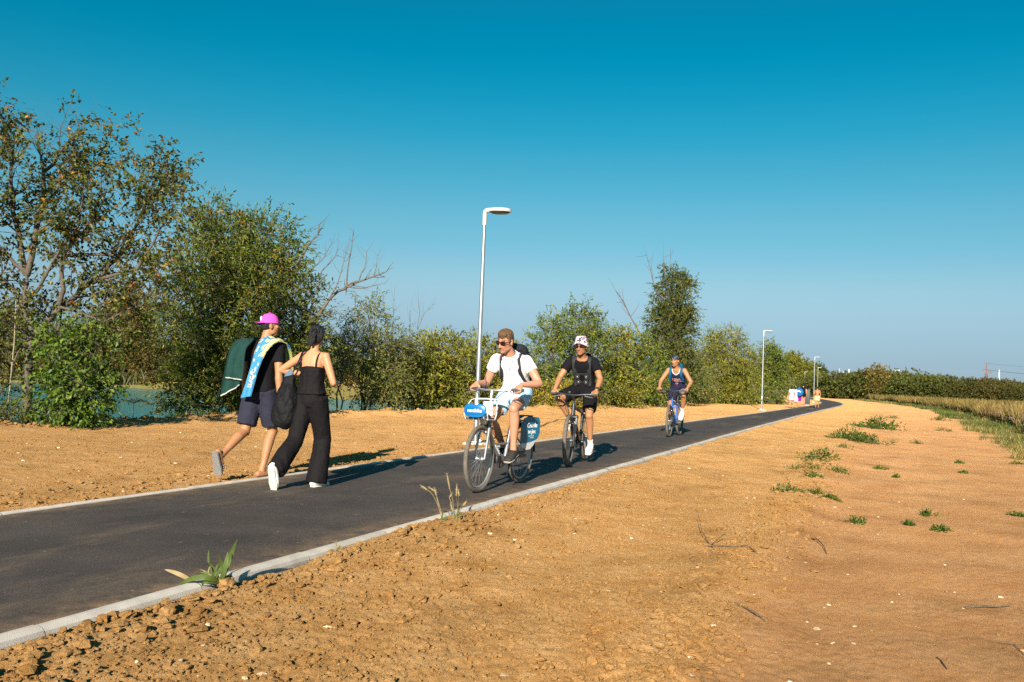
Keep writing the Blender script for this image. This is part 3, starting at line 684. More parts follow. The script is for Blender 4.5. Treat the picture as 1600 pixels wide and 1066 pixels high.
# ---- the big sparse tree at the left with its autumn leaves
def big_tree():
    D = 16.6; rng = np.random.default_rng(31)
    b = at(46, 672, D); b[2] = gz(b[0], b[1])
    root = thing("tree", "tall sparse tree with thin brown autumn leaves beside the climbing vine", "tree", b)
    limbs = [([(46, 684), (43, 600), (48, 530), (40, 470), (42, 430)], .125, -.1), ([(92, 672), (88, 600), (85, 545), (95, 480)], .09, .2),
             ([(42, 430), (60, 340), (70, 270), (105, 225), (125, 205)], .075, .6), ([(42, 430), (20, 330), (12, 265), (22, 215)], .07, -.6),
             ([(48, 530), (95, 480), (150, 440), (200, 390), (238, 300), (252, 262)], .075, .8), ([(95, 480), (100, 400), (148, 340), (160, 285)], .06, -.5),
             ([(40, 470), (-20, 420), (-60, 350), (-90, 300)], .07, .2), ([(150, 440), (215, 420), (252, 360), (270, 325)], .045, -.4),
             ([(48, 530), (10, 500), (-50, 480)], .05, -.8), ([(60, 340), (100, 280), (138, 265), (148, 250)], .035, 1.0), ([(10, 250), (-18, 230), (-10, 205)], .035, .5),
             ([(95, 480), (160, 500), (220, 480), (245, 440)], .035, -.8), ([(70, 270), (62, 230), (52, 205)], .03, .4), ([(100, 400), (185, 400), (225, 335), (250, 300)], .04, .4),
             ([(40, 470), (90, 400), (120, 350), (130, 300)], .04, -1.0), ([(42, 430), (-10, 380), (-20, 310), (-4, 260)], .045, -.9)]
    g = Geo(); t1, o1 = limb_tree_branches(g, limbs[:2], D, rng, sub=1, sublen=.5, level=1)
    t2, o2 = limb_tree_branches(g, limbs[2:], D, rng, sub=3, sublen=.62, level=2)
    tk = g.build("trunk", BARK, root); tk.location = -Vector(b)
    T = np.array(t1 + t2); O = np.array(o1 + o2); keep = rng.random(len(T)) < .56; T, O = T[keep], O[keep]
    keep = (vnoise(T, 1.1, 5) > -.26 - .3 * sstep(6.0, 4.0, T[:, 2])); T, O = T[keep], O[keep]
    P, Dd, cid, A, B = sprays(T, O, 1, 7, .28, .06, rng)
    V_, F_, C = leaves_np(P, Dd, .082, .62, *AUTUMN, hang=.45, clumpid=cid, seed=4)
    mesh_np("crown", V_ - b, F_, 4, LEAF, root, C, smooth=False)
    return root
big_tree()

# ---- the climbing vine on its trunk and low shrubs on the bank
bush("climbing_vine", "bright green leafy vine climbing the stems beside the tall sparse tree", "vine", (118, 668), 15.9,
     [(118, 600, 36, 62), (98, 545, 34, 45), (140, 610, 30, 45), (112, 650, 50, 16), (85, 610, 26, 48), (150, 545, 28, 38)], IVY, density=26, leaf=.085, aspect=.62, twigs=2, per=6, tl=.34, hang=.7, seed=41, stems=4, trunk_r=.03)
bush("shrub", "low dark shrub at the foot of the leaning stem at the left border", "shrub", (10, 670), 15.4,
     [(5, 655, 40, 14), (40, 660, 30, 10), (-30, 640, 40, 25)], GREEN_DARK, density=26, leaf=.075, seed=42, twigs=2, per=6, tl=.25)
bush("shrub", "shrub with olive leaves under the tall sparse tree by the water", "shrub", (-10, 668), 18.0,
     [(-5, 535, 40, 45), (-45, 580, 40, 60), (60, 500, 34, 24)], AUTUMN, density=11, leaf=.09, aspect=.6, seed=43)
bush("tree", "brown olive tree across the water between the vine and the broad green tree", "tree", (205, 604), 99,
     [(190, 510, 50, 42), (225, 545, 40, 40), (165, 545, 38, 40), (215, 480, 36, 28), (250, 570, 34, 30), (195, 575, 55, 22)], HEDGE2, density=1.6, leaf=.30, aspect=.55, seed=44, stems=3, trunk_r=.18, twl=1.6)

# ---- the great willow-like tree behind the walkers with bare dead limbs
gw = bush("tree", "broad dense olive green tree with bare dead limbs behind the two walkers", "tree", (400, 660), 23.4,
     [(385, 420, 70, 55), (330, 460, 72, 75), (430, 455, 62, 66), (305, 540, 56, 62), (390, 540, 92, 80, -.4), (350, 600, 95, 52, -.6), (455, 560, 52, 78), (345, 365, 48, 40), (415, 365, 42, 28),
      (478, 525, 32, 52), (295, 612, 36, 42, -.3), (400, 385, 84, 46), (300, 420, 42, 42), (325, 325, 26, 22), (450, 400, 34, 28), (440, 620, 60, 36, -.5), (490, 470, 20, 26), (270, 490, 34, 34)],
     GREEN_WILLOW, density=10.5, leaf=.115, aspect=.30, twigs=3, per=9, tl=.5, hang=.25, seed=45, stems=4, trunk_r=.13, gap=-.02)
def dead_limbs(root, limbs, D, seed, twig=True, nm="dead_branch"):
    rng = np.random.default_rng(seed); loc = Vector(root.location)
    for pts, r0, dd in limbs:
        r0 = r0 * .68; g = Geo(); n = len(pts); P = [at(x, y, D + dd * i / (n - 1)) + rng.normal(0, .012, 3) for i, (x, y) in enumerate(pts)]
        Q = []
        for i in range(n - 1):
            for t in (0, .5): Q.append(P[i] * (1 - t) + P[i + 1] * t + rng.normal(0, .012, 3) * (t > 0))
        Q.append(P[-1]); m_ = len(Q); g.tube(Q, [r0 * (1 - .72 * i / (m_ - 1)) for i in range(m_)], 6)
        if twig:
            for i in range(m_ // 2, m_):
                for _ in range(2):
                    d = nrm(nrm(Q[i] - Q[i - 1]) + rng.normal(0, .55, 3)); l = rng.uniform(.15, .5) * D / 23
                    g.tube([Q[i], Q[i] + d * l * .5 + rng.normal(0, .02, 3), Q[i] + d * l + V3(0, 0, .05)], [r0 * .28, r0 * .2, r0 * .08], 4)
        o = g.build(nm, DEADWOOD, root); o.location = -loc
dead_limbs(gw, [([(470, 540), (500, 487), (514, 468), (530, 455), (541, 449), (560, 441), (582, 432), (603, 424)], .075, .6), ([(541, 449), (560, 438), (572, 415), (573, 393)], .03, .3),
                ([(541, 449), (543, 420), (547, 398), (552, 360)], .032, -.2), ([(541, 449), (566, 452), (600, 443)], .028, -.3), ([(514, 468), (527, 445), (538, 410), (540, 388)], .03, .3),
                ([(493, 460), (503, 425), (520, 405), (527, 392)], .03, .2), ([(462, 425), (467, 408), (482, 385), (495, 367), (500, 350)], .05, -.3), ([(478, 440), (487, 420), (507, 402), (515, 383)], .03, .3),
                ([(478, 500), (492, 494), (515, 491), (532, 490)], .035, -.2), ([(582, 432), (588, 415), (590, 400)], .018, .1)], 23.2, 51)

# ---- the row of bushes along the bank
ROW = [
 ("thin grey green shrub half hidden behind the dark haired woman", (525, 655), 26.0, [(527, 560, 30, 36), (545, 530, 20, 24)], GREEN_GREY, .085, .4, 9),
 ("wispy tall shrub with thin grey leaves right of the dead limbs", (580, 652), 27.5, [(572, 478, 18, 18), (585, 510, 26, 30), (575, 555, 42, 42), (612, 560, 34, 52), (592, 608, 36, 36), (600, 590, 40, 50)], GREEN_GREY, .085, .38, 8),
 ("rounded olive bush between the wispy shrub and the near lamp post", (655, 650), 29.5, [(650, 580, 42, 48), (640, 620, 56, 32), (632, 560, 24, 30), (672, 560, 30, 34)], GREEN_YELL, .09, .5, 10),
 ("spiky yellow green bush just left of the near lamp post", (700, 650), 30.5, [(695, 565, 36, 40), (705, 610, 46, 40), (680, 600, 34, 44), (715, 545, 18, 22)], GREEN_YELL, .10, .42, 10),
 ("green bush directly behind the near lamp post", (745, 648), 33.0, [(740, 560, 34, 36), (735, 610, 46, 34), (768, 600, 36, 40), (780, 570, 24, 26)], GREEN_YELL, .10, .45, 10),
 ("leafy bush behind the shoulder of the rider in white", (850, 646), 36.5, [(850, 560, 34, 50), (835, 600, 40, 40), (868, 520, 26, 32), (855, 610, 48, 30)], GREEN_OLIVE, .10, .42, 9),
 ("tall loose bush with feathery top behind the rider in black", (905, 644), 38.5, [(908, 490, 24, 20), (900, 520, 34, 32), (912, 555, 42, 40), (900, 605, 52, 38), (930, 510, 16, 18)], GREEN_OLIVE, .10, .4, 8.5),
 ("yellowing bush right of the rider in black", (955, 642), 41.0, [(950, 560, 38, 44), (962, 605, 44, 36), (940, 600, 30, 34), (965, 535, 24, 24)], GREEN_YELL, .105, .45, 9),
 ("low golden bush under the tall loose bush", (870, 645), 35.5, [(868, 622, 46, 20), (845, 628, 30, 16), (900, 625, 24, 16)], ([(.24, .20, .02), (.30, .23, .025), (.16, .15, .02), (.10, .10, .015)], [3, 3, 2, 1]), .075, .5, 14),
 ("olive bush left of the slim tall tree", (1000, 640), 45.0, [(990, 545, 30, 26), (1008, 585, 42, 42), (985, 595, 36, 40), (1015, 620, 36, 22)], GREEN_OLIVE, .11, .42, 8.5),
]
for i, (lb, bp_, D, bl, pal, lf, asp, den) in enumerate(ROW):
    bush("bush", lb, "bush", bp_, D, bl, pal, density=den * (30 / D) ** .6 * .9, leaf=lf * 1.15, aspect=asp, twigs=3, per=7, tl=.45, seed=60 + i, stems=4, group=None)
# bare stems poking out of the row
def bare(lb, pts_list, D, seed):
    b = at(*pts_list[0][0], D); b[2] = gz(b[0], b[1]); r = thing("dead_shrub", lb, "dead shrub", b)
    dead_limbs(r, [([(pts_list[0][0])] + list(p[1:]) if k == 0 else p, .018 * D / 28, random.uniform(-.3, .3)) for k, p in enumerate(pts_list)], D, seed, nm="stem")
bare("tall thin bare stem standing behind the wispy shrub", [[(608, 640), (611, 540), (615, 490), (617, 452)], [(611, 540), (606, 510), (607, 490)]], 28.4, 71)
bare("forked bare grey branches above the rounded olive bush", [[(638, 645), (645, 560), (652, 515), (662, 490), (675, 478)], [(645, 560), (640, 520), (641, 488)], [(652, 515), (655, 490), (654, 470)]], 30.6, 72)

# ---- slim tall tree with dead tips
tt = bush("tree", "slim tall dark green tree with bare dead tips above the bushes", "tree", (1052, 640), 49.5,
     [(1050, 452, 30, 27), (1056, 482, 30, 30), (1045, 512, 34, 28), (1034, 545, 40, 32), (1068, 440, 15, 14), (1028, 505, 20, 24), (1050, 585, 46, 42), (1062, 520, 22, 40), (1045, 430, 14, 10)], GREEN_DARK, density=5.5, leaf=.14, aspect=.45, twigs=3, per=8, tl=.55, seed=81, stems=2, trunk_r=.14)
dead_limbs(tt, [([(1040, 470), (1025, 455), (1018, 425), (1010, 398)], .06, .3), ([(1042, 450), (1039, 425), (1036, 402)], .05, -.2), ([(1046, 445), (1047, 425), (1047, 405)], .045, .2),
                ([(1012, 540), (998, 518), (985, 495), (975, 470), (965, 460)], .08, -.3)], 49.2, 82)
# ---- further trees to the right
FARROW = [
 ("tree", "round bright green willow right of the rider in the jersey", (1130, 636), 60, [(1130, 560, 42, 42), (1105, 585, 34, 40), (1158, 578, 26, 38), (1132, 530, 30, 18), (1120, 612, 50, 22), (1150, 610, 34, 24)], GREEN_YELL, .17, .3, 5.2),
 ("bush", "grey green bush behind the rider in the jersey", (1080, 636), 55, [(1078, 585, 26, 34), (1070, 615, 36, 20), (1092, 600, 24, 26)], GREEN_GREY, .14, .4, 5.5),
 ("tree", "dull green tree behind the second lamp post", (1205, 630), 74, [(1205, 570, 26, 30), (1190, 598, 34, 28), (1208, 600, 24, 28), (1202, 548, 14, 12), (1214, 580, 14, 18)], GREEN_OLIVE, .2, .4, 3.6),
 ("tree", "olive tree farther along the row above the distant group", (1242, 618), 222, [(1240, 580, 26, 26), (1226, 598, 30, 22), (1255, 590, 24, 26), (1240, 562, 14, 10)], GREEN_YELL, .42, .45, 1.1),
 ("tree", "last small tree of the row by the far lamp posts", (1272, 617), 238, [(1270, 588, 18, 20), (1262, 602, 22, 16), (1280, 600, 16, 16), (1284, 583, 8, 10)], GREEN_DARK, .46, .5, 1.0),
 ("bush", "rusty bush behind the heads of the distant group", (1250, 618), 214, [(1252, 607, 14, 10), (1235, 608, 20, 11), (1268, 609, 16, 9)], RUSTY, .4, .5, 1.3),
 ("bush", "low bush between the willow and the second lamp post", (1175, 633), 66, [(1172, 615, 26, 16), (1195, 620, 22, 12)], GREEN_OLIVE, .16, .4, 5),
]
for i, (nm, lb, bp_, D, bl, pal, lf, asp, den) in enumerate(FARROW):
    bush(nm, lb, nm, bp_, D, bl, pal, density=den, leaf=lf, aspect=asp, twigs=3, per=7, tl=.7, spread=.18, seed=90 + i, stems=3, hang=.4 if i == 0 else .15)

bush("weed_patch", "low green weed patch on the dirt left of the second lamp post's foot", "weeds", (1212, 634), 66, [(1203, 627, 24, 8), (1222, 631, 16, 6), (1190, 630, 12, 5)], GREEN_OLIVE, density=9, leaf=.14, aspect=.4, twigs=3, per=5, tl=.35, seed=99, stems=3, trunk_r=.02)
# ---- far bank of the lake: own trees, a few shapes copied
def plain_tree(name, label, cat, loc, h, w, pal, seed, n=420, leaf=.3, group=None):
    rng = np.random.default_rng(seed); root = thing(name, label, cat, loc, 0, group)
    cs = [(V3(rng.normal(0, w * .22), rng.normal(0, w * .22), h * rng.uniform(.28, .78)), w * rng.uniform(.26, .4)) for _ in range(9)] + [(V3(0, 0, h * .3), w * .45), (V3(0, 0, h * .62), w * .36), (V3(w * .06, 0, h * .84), w * .22)]
    C, O = [], []
    for c, r in cs:
        k = n // 9; d = rng.normal(0, 1, (k, 3)); d /= np.linalg.norm(d, axis=1)[:, None]
        p = c + d * (rng.random(k) ** .4)[:, None] * r * np.array([1, 1, .85]); C.append(p); O.append(d + V3(0, 0, .3))
    C = np.vstack(C); O = np.vstack(O); ok = C[:, 2] > .1; C, O = C[ok], O[ok]
    P, Dd, cid, A, B = sprays(C, O, 2, 5, h * .09, h * .012, rng); P[:, 2] = np.maximum(P[:, 2], .05)
    V_, F_, Cc = leaves_np(P, Dd, leaf, .55, *pal, clumpid=cid, seed=seed, hang=.1)
    V_[:, 2] *= h / np.percentile(V_[:, 2], 99.3)
    mesh_np("crown", V_, F_, 4, LEAF, root, Cc, smooth=False)
    g = Geo()
    for c, r in cs:
        s = V3(rng.normal(0, .1), rng.normal(0, .1), -.3); g.tube([s, s + (c - s) * .5 + rng.normal(0, .1, 3), c, c + V3(0, 0, r * .6)], [h * .02, h * .014, h * .008, h * .003], 5)
    g.build("trunk", BARK, root); return root
FB = [plain_tree("tree", None, None, (0, 0, 0), 7.0, 6.5, p_, 200 + i, 520, .34) for i, p_ in enumerate((GREEN_OLIVE, RUSTY, GREEN_DARK, GREEN_YELL))]
FBX = [(-90, 540, 0), (-20, 500, 2), (25, 480, 0), (75, 510, 1), (125, 505, 2), (165, 520, 0), (205, 530, 1), (245, 545, 3), (290, 520, 0), (345, 520, 2), (410, 520, 1), (470, 530, 0), (515, 545, 2), (548, 548, 1), (585, 552, 0), (640, 556, 3), (700, 560, 2), (760, 570, 0)]
first = [True] * 4
for i, (px, ty, k) in enumerate(FBX):
    Y = 102.5 + (i * 37 % 7) + .03 * px * 0; p = at(px, 600, Y); z0 = gz(p[0], p[1]); top = at(px, ty, Y)[2]; s = (top - z0) / 7.0
    o = FB[k] if first[k] else copy_tree(FB[k]); first[k] = False
    o.location = (p[0], p[1], z0); o.scale = (s * 1.05, s * 1.05, s); o.rotation_euler = (0, 0, i * 1.3)
    tag(o, "bushy tree on the far bank across the teal lake", "tree", "trees on the far bank of the lake")

# ---- the long hedge beyond the field
HB = [plain_tree("hedge_bush", None, None, (0, 0, 0), 4.0, 6.5, p_, 220 + i, 900, .25) for i, p_ in enumerate((GREEN_DARK, HEDGE, GREEN_DARK, HEDGE, HEDGE2))]
first = [True] * 5; i = 0; px = 1272
while px < 1690:
    k = (i * 3 + i // 4) % 5; Y = 152 - (px - 1272) * .075 + (i * 29 % 7)
    ty = np.interp(px, [1270, 1300, 1345, 1400, 1440, 1490, 1530, 1600, 1700], [588, 585, 583, 581, 588, 592, 592, 601, 606]) + ((i * 53) % 9 - 4) * .7
    p = at(px, 600, Y); z0 = gz(p[0], p[1]); s = (at(px, ty, Y)[2] - z0) / 4.0
    o = HB[k] if first[k] else copy_tree(HB[k]); first[k] = False
    o.location = (p[0], p[1], z0); o.scale = (s, s, s); o.rotation_euler = (0, 0, i * 2.1)
    tag(o, "dark bush in the long hedge beyond the dry field", "hedge bush", "bushes of the far hedge")
    px += 9.5 + (i * 17 % 5); i += 1
tp = plain_tree("tree", "lone taller reddish sapling rising out of the far hedge", "tree", (0, 0, 0), 6.4, 4.2, RUSTY, 240, 300, .3)
p = at(1366, 600, 144); z0 = gz(p[0], p[1]); s = (at(1366, 569, 144)[2] - z0) / 6.4; tp.location = (p[0], p[1], z0); tp.scale = (s, s, s)
tp = plain_tree("tree", "dark rounded tree standing a little above the far hedge", "tree", (0, 0, 0), 5.2, 8.0, GREEN_DARK, 241, 520, .34)
p = at(1402, 600, 150); z0 = gz(p[0], p[1]); s = (at(1402, 577, 150)[2] - z0) / 5.2; tp.location = (p[0], p[1], z0); tp.scale = (s, s, s)

# ---- field grass, verge and understory: nobody could count it
def blades(name, label, xy, hgt, wid, pal, wts, lean=.25, head=0.0, seed=0, material=None):
    r = np.random.default_rng(seed); n = len(xy); z = terrain(xy[:, 0], xy[:, 1])[0]
    a = r.uniform(0, 2 * pi, n); side = np.stack([np.cos(a), np.sin(a), 0 * a], -1); ln = r.normal(0, lean, (n, 2))
    b = np.stack([xy[:, 0], xy[:, 1], z - .03], -1); h = hgt[:, None]; w = wid[:, None]
    mid = b + np.concatenate([ln * h * .35, h * .55], 1); tip = b + np.concatenate([ln * h, h * (1 - .3 * (ln ** 2).sum(1, keepdims=True))], 1)
    hw = w * (1 + head)
    V_ = np.stack([b - side * w * .5, b + side * w * .5, mid + side * hw * .42, tip + side * hw * .12, tip - side * hw * .12, mid - side * hw * .42], 1).reshape(-1, 3)
    i = np.arange(n)[:, None] * 6; F_ = np.concatenate([i + np.array([[0, 1, 2, 5]]), i + np.array([[5, 2, 3, 4]])]).reshape(-1, 4)
    pal = np.array(pal); wts = np.array(wts, float) / sum(wts)
    pc = np.clip((noise2(xy[:, 0], xy[:, 1], .22, 300 + seed) + 1) / 2 + r.normal(0, .18, n), 0, .999); cum = np.cumsum(wts); idx = np.searchsorted(cum, pc)
    C = pal[np.clip(idx, 0, len(pal) - 1)] * r.uniform(.75, 1.25, (n, 1))
    o = mesh_np(name, V_, F_, 4, material or STRAW, None, np.concatenate([C, C]), smooth=False); tag(o, label=label, kind="stuff"); return o
def field_xy(n, s0, s1, u0, u1, pw=1.0, ep=1.0):
    u = u0 + (u1 - u0) * RNG.random(n) ** pw; s = s0 + (s1 - s0) * RNG.random(n) ** ep
    v = vcen(u) - 8.2 - s + .45 * noise2(u, u * 0, .35, 33); return np.stack([PD[0] * u + PN[0] * v, PD[1] * u + PN[1] * v], -1), u
xy, u = field_xy(90000, 1.6, 42, 16, 175, 1.15, 1.8); d = np.hypot(xy[:, 0], xy[:, 1])
hg = RNG.uniform(.45, 1.05, len(xy)) * (1 + .25 * noise2(xy[:, 0], xy[:, 1], .25, 34))
blades("grass", "tall dry yellow field grass in front of the hedge", xy, hg, .010 + .00034 * d, [(.075, .075, .02), (.15, .115, .03), (.25, .17, .045), (.34, .235, .07), (.18, .10, .03)], [1.5, 2.2, 3, 1.8, 1.5], head=.5, seed=1)
xy, u = field_xy(46000, -.5, 3.4, 14, 150, 1.4, 1.0); ok_ = noise2(xy[:, 0], xy[:, 1], .45, 91) + .5 * noise2(xy[:, 0], xy[:, 1], 1.6, 92) > -.25; xy, u = xy[ok_], u[ok_]; d = np.hypot(xy[:, 0], xy[:, 1])
blades("verge_grass", "short green weeds and grass along the edge of the dirt track", xy, RNG.uniform(.05, .34, len(xy)), .010 + .0003 * d, [(.055, .095, .016), (.10, .125, .022), (.17, .165, .035), (.30, .235, .07), (.38, .28, .09)], [2.4, 2.8, 2, 1.4, .8], lean=.5, seed=2, material=LEAF)
# white umbel flowers among the verge weeds
xy, u = field_xy(120, .3, 4, 24, 60, 1.2); hs = terrain(xy[:, 0], xy[:, 1])[0]; k = 7
P = np.repeat(np.stack([xy[:, 0], xy[:, 1], hs + RNG.uniform(.35, .7, len(xy))], -1), k, 0) + RNG.normal(0, .03, (len(xy) * k, 3)) * V3(1, 1, .35)
V_, F_, C = leaves_np(P, np.tile(V3(0, 0, .3), (len(P), 1)), .05, .9, [(.11, .11, .15), (.08, .08, .10)], [2, 1], seed=9)
tag(mesh_np("umbel_flowers", V_, F_, 4, STRAW, None, C, smooth=False), label="tiny white umbel flowers among the verge weeds", kind="stuff")
# weeds under the bushes on the bank
def bank_xy(n, u0, u1, off, wd, pw=1.0):
    u = u0 + (u1 - u0) * RNG.random(n) ** pw; v = np.interp(u, VE_U, VE_V) + off + np.abs(RNG.normal(0, wd, n)); return np.stack([PD[0] * u + PN[0] * v, PD[1] * u + PN[1] * v], -1), u
xy, u = bank_xy(26000, 34, 95, -.2, 1.4); d = np.hypot(xy[:, 0], xy[:, 1])
blades("undergrowth", "green weeds and tall grass under the row of bushes", xy, RNG.uniform(.15, .75, len(xy)), .016 + .00035 * d, [(.05, .08, .015), (.09, .11, .02), (.15, .14, .03), (.26, .20, .06)], [3, 3, 2, 1], lean=.4, seed=3, material=LEAF)
xy, u = bank_xy(7000, 9, 34, .35, .5); 
blades("bank_grass", "thin green weeds on the lip of the lake bank", xy, RNG.uniform(.05, .3, len(xy)), np.full(len(xy), .014), [(.05, .085, .012), (.09, .12, .02), (.16, .15, .04)], [3, 3, 1], lean=.5, seed=4, material=LEAF)

xx_ = RNG.uniform(-85, 2, 60000); yy_ = RNG.uniform(92, 120, 60000); zz_ = terrain(xx_, yy_)[0]; z2_ = terrain(xx_, yy_ - 3.2)[0]
ok_ = (zz_ > -1.2) & (z2_ < -1.3); xx_, yy_ = xx_[ok_], yy_[ok_]
blades("shore_scrub", "dark low scrub along the far shore of the lake", np.stack([xx_, yy_], -1), RNG.uniform(.4, 1.7, len(xx_)), np.full(len(xx_), .15), [(.05, .06, .015), (.085, .085, .022), (.13, .105, .03)], [3, 3, 1.5], lean=.4, seed=6, material=LEAF)

# ---- weeds on the dirt, kerb-side grasses, sticks, rope
def weed(px, py, wpx, label, seed, group=None, hgt=.6, pal=None):
    rng = np.random.default_rng(seed); b = gp(px, py, -.1); b[2] = gz(b[0], b[1]); k = b[1] / FPX; w = wpx * k * (.62 if group else 1.0)
    n = int(np.clip(26 * w / .3, 14, 90)); c = rng.normal(0, 1, (n, 3)) * V3(w * .34, w * .42, 0); c[:, 2] = rng.random(n) * w * hgt * .55 * np.exp(-(np.hypot(c[:, 0], c[:, 1]) / (w * .6)) ** 2)
    O = c * V3(1, 1, 0) / (w + .01) + V3(0, 0, .6); P, Dd, cid, A, B = sprays(c, O, 3, 4, w * .28, w * .03, rng); wp = P + b
    P[:, 2] = np.maximum(P[:, 2], ground_h(wp[:, 0], wp[:, 1]) - b[2] + .012)
    V_, F_, C = leaves_np(P, Dd, max(.035, w * .11), .42, *(pal or ([(.036, .066, .012), (.06, .088, .016), (.09, .108, .024), (.022, .042, .009)], [3, 3, 1.5, 2])), clumpid=cid, seed=seed)
    o = mesh_np("weed", V_, F_, 4, LEAF, None, C, smooth=False); o.location = Vector(b); tag(o, label, "weed", group)
for i, (x, y, w, lb) in enumerate([(1330, 687, 44, "bushiest green weed clump on the ridge beside the track"), (1285, 722, 40, "spreading green weed left below the bushiest clump"), (1310, 736, 26, "flat weed just below the spreading clump"),
    (1224, 768, 28, "small bright weed nearest the path at the left of the weeds"), (1272, 771, 22, "low weed beside the small bright one"), (1372, 668, 40, "long green weed patch farthest up the ridge"), (1352, 690, 30, "weed joining the bushiest clump on its right"),
    (1300, 775, 14, "tiny yellow green weed right of the low weed"), (1337, 806, 22, "dark flat weed alone in the middle of the track"), (1270, 748, 20, "small weed between the spreading clump and the low weed"), (1262, 735, 26, "thin weed at the left of the spreading clump")]):
    weed(x, y, w, lb, 400 + i)
for i, (x, y, w) in enumerate([(1448, 797, 20), (1468, 822, 26), (1588, 800, 16), (1376, 730, 20), (1500, 722, 14), (1590, 722, 18), (1470, 655, 26), (1475, 672, 24), (1430, 690, 22), (1505, 735, 12), (1420, 812, 12), (1400, 740, 12), (1320, 702, 22), (1395, 652, 20)]):
    weed(x, y, w, "little green weed flat on the bare earth track", 430 + i, "small weeds dotted over the track")
weed(196, 668, 30, "small green weed on the lake side dirt strip", 460); weed(500, 648, 26, "yellow green weed at the water side behind the woman", 461)

def ribbon(g, pts, w, fold=.15):
    """a grass leaf: a narrow blade with a keel, thickness from two skins"""
    P = [np.asarray(p, float) for p in pts]; n = len(P); R = []
    for i in range(n):
        t = nrm(P[min(i + 1, n - 1)] - P[max(i - 1, 0)]); s = np.cross(t, V3(.3, -1, .1)); s = nrm(s) if np.linalg.norm(s) > 1e-3 else V3(1, 0, 0)
        q = i / (n - 1); ww = w * (sin(pi * (q * .9 + .1)) ** .7) * .5 + .0006; up = np.cross(s, t)
        R.append([P[i] - s * ww + up * ww * fold, P[i] - up * ww * .1, P[i] + s * ww + up * ww * fold, P[i] + up * .0006])
    g.rings(R)
def bez(a, b, c, n=9): return [np.asarray(a) * (1 - t) ** 2 + np.asarray(b) * 2 * t * (1 - t) + np.asarray(c) * t * t for t in np.linspace(0, 1, n)]
GRASSLEAF = mat("grass_leaf", (.10, .145, .03), .5, var=.2, scale=20, trans=.3); DRYLEAF = mat("dry_leaf", (.36, .27, .135), .8, var=.2, scale=20, trans=.25)
def kerb_grass():
    D = gp(345, 930, -.05)[1]; px = lambda x, y, d=0: at(x, y, D + d)
    b = px(342, 906); root = thing("grass_tuft", "broad leaved green grass tuft growing at the kerb beside a clod", "grass tuft", b); loc = -Vector(b)
    for pts, w in [(((344, 912), (352, 890, -.05), (356, 862)), .026), (((343, 911), (338, 895, .05), (326, 878)), .02), (((346, 912), (356, 876, .1), (371, 842)), .026), (((343, 912), (318, 890, -.15), (277, 915)), .03),
                   (((342, 912), (325, 900, .12), (303, 905)), .02), (((347, 911), (352, 895, .1), (341, 866)), .022), (((326, 880), (325, 872), (326, 860)), .010), (((342, 912), (310, 905, -.1), (318, 918)), .014)]:
        g = Geo(); ribbon(g, bez(px(*pts[0]), px(*pts[1]), px(*pts[2])), w); o = g.build("blade", GRASSLEAF, root); o.location = loc
    rg = np.random.default_rng(5)
    for q in range(9):
        x0 = 338 + rg.normal(0, 7); x1 = x0 + rg.normal(0, 16); hh = rg.uniform(14, 40); g = Geo(); ribbon(g, bez(px(x0, 912 + rg.normal(0, 2)), px(x0 + (x1 - x0) * .2, 912 - hh * .7, rg.normal(0, .05)), px(x1, 912 - hh * rg.uniform(.7, 1.0))), rg.uniform(.006, .012)); o = g.build("blade", GRASSLEAF if q % 3 else DRYLEAF, root); o.location = loc
    g = Geo(); ribbon(g, bez(px(300, 908), px(280, 895, -.05), px(257, 890)), .022); o = g.build("dry_blade", DRYLEAF, root); o.location = loc
    g = Geo(); ribbon(g, bez(px(297, 913), px(300, 905, -.02), px(308, 926)), .018); o = g.build("dry_blade", DRYLEAF, root); o.location = loc
kerb_grass()
def foxtail(label, base, heads, D, blades_=()):
    b = at(*base, D); root = thing("foxtail_grass", label, "grass", b); loc = -Vector(b)
    for i, (p1, p2, p3) in enumerate(heads):
        g = Geo(); P = bez(b + V3(RNG.normal(0, .015), RNG.normal(0, .015), -.02), at(*p1, D), at(*p2, D + RNG.normal(0, .06)), 8); g.tube(P, .0022, 5); o = g.build("stalk", DRYLEAF, root); o.location = loc
        g = Geo(); a, c = at(*p2, D), at(*p3, D); Q = [a + (c - a) * t for t in np.linspace(0, 1, 7)]; g.tube(Q, [.003, .0055, .0068, .0068, .0058, .004, .0015], 7)
        for j in range(40):
            q = a + (c - a) * RNG.random(); d = nrm(RNG.normal(0, 1, 3) + nrm(c - a)); g.tube([q, q + d * .018], [.0012, .0003], 3)
        o = g.build("seed_head", DRYLEAF, root); o.location = loc
    for p1, p2 in blades_:
        g = Geo(); ribbon(g, bez(b, at(*p1, D), at(*p2, D)), .014); o = g.build("blade", GRASSLEAF, root); o.location = loc
DF = gp(705, 826, -.05)[1]
foxtail("dry foxtail grass with upright seed heads at the kerb in front of the front wheel", (712, 810), [((710, 780), (703, 765), (698, 739)), ((708, 790), (702, 778), (707, 770)), ((715, 790), (713, 775), (714, 757)), ((712, 795), (708, 800), (704, 786)), ((718, 800), (724, 790), (729, 783)), ((716, 790), (717, 775), (716, 765))], DF, [((708, 800), (704, 790)), ((716, 800), (720, 786)), ((722, 805), (716, 800))])
foxtail("drooping dry foxtail grass left of the upright one", (692, 815), [((685, 790), (682, 775), (679, 763)), ((680, 770), (668, 766), (658, 759)), ((690, 800), (680, 768), (671, 762))], DF - .1, [((688, 808), (694, 800)), ((696, 810), (700, 806))])
foxtail("single stubby dry sprout at the kerb", (527, 866), [((526, 860), (526, 856), (524, 847))], gp(527, 873, -.05)[1], [((528, 858), (532, 852))])
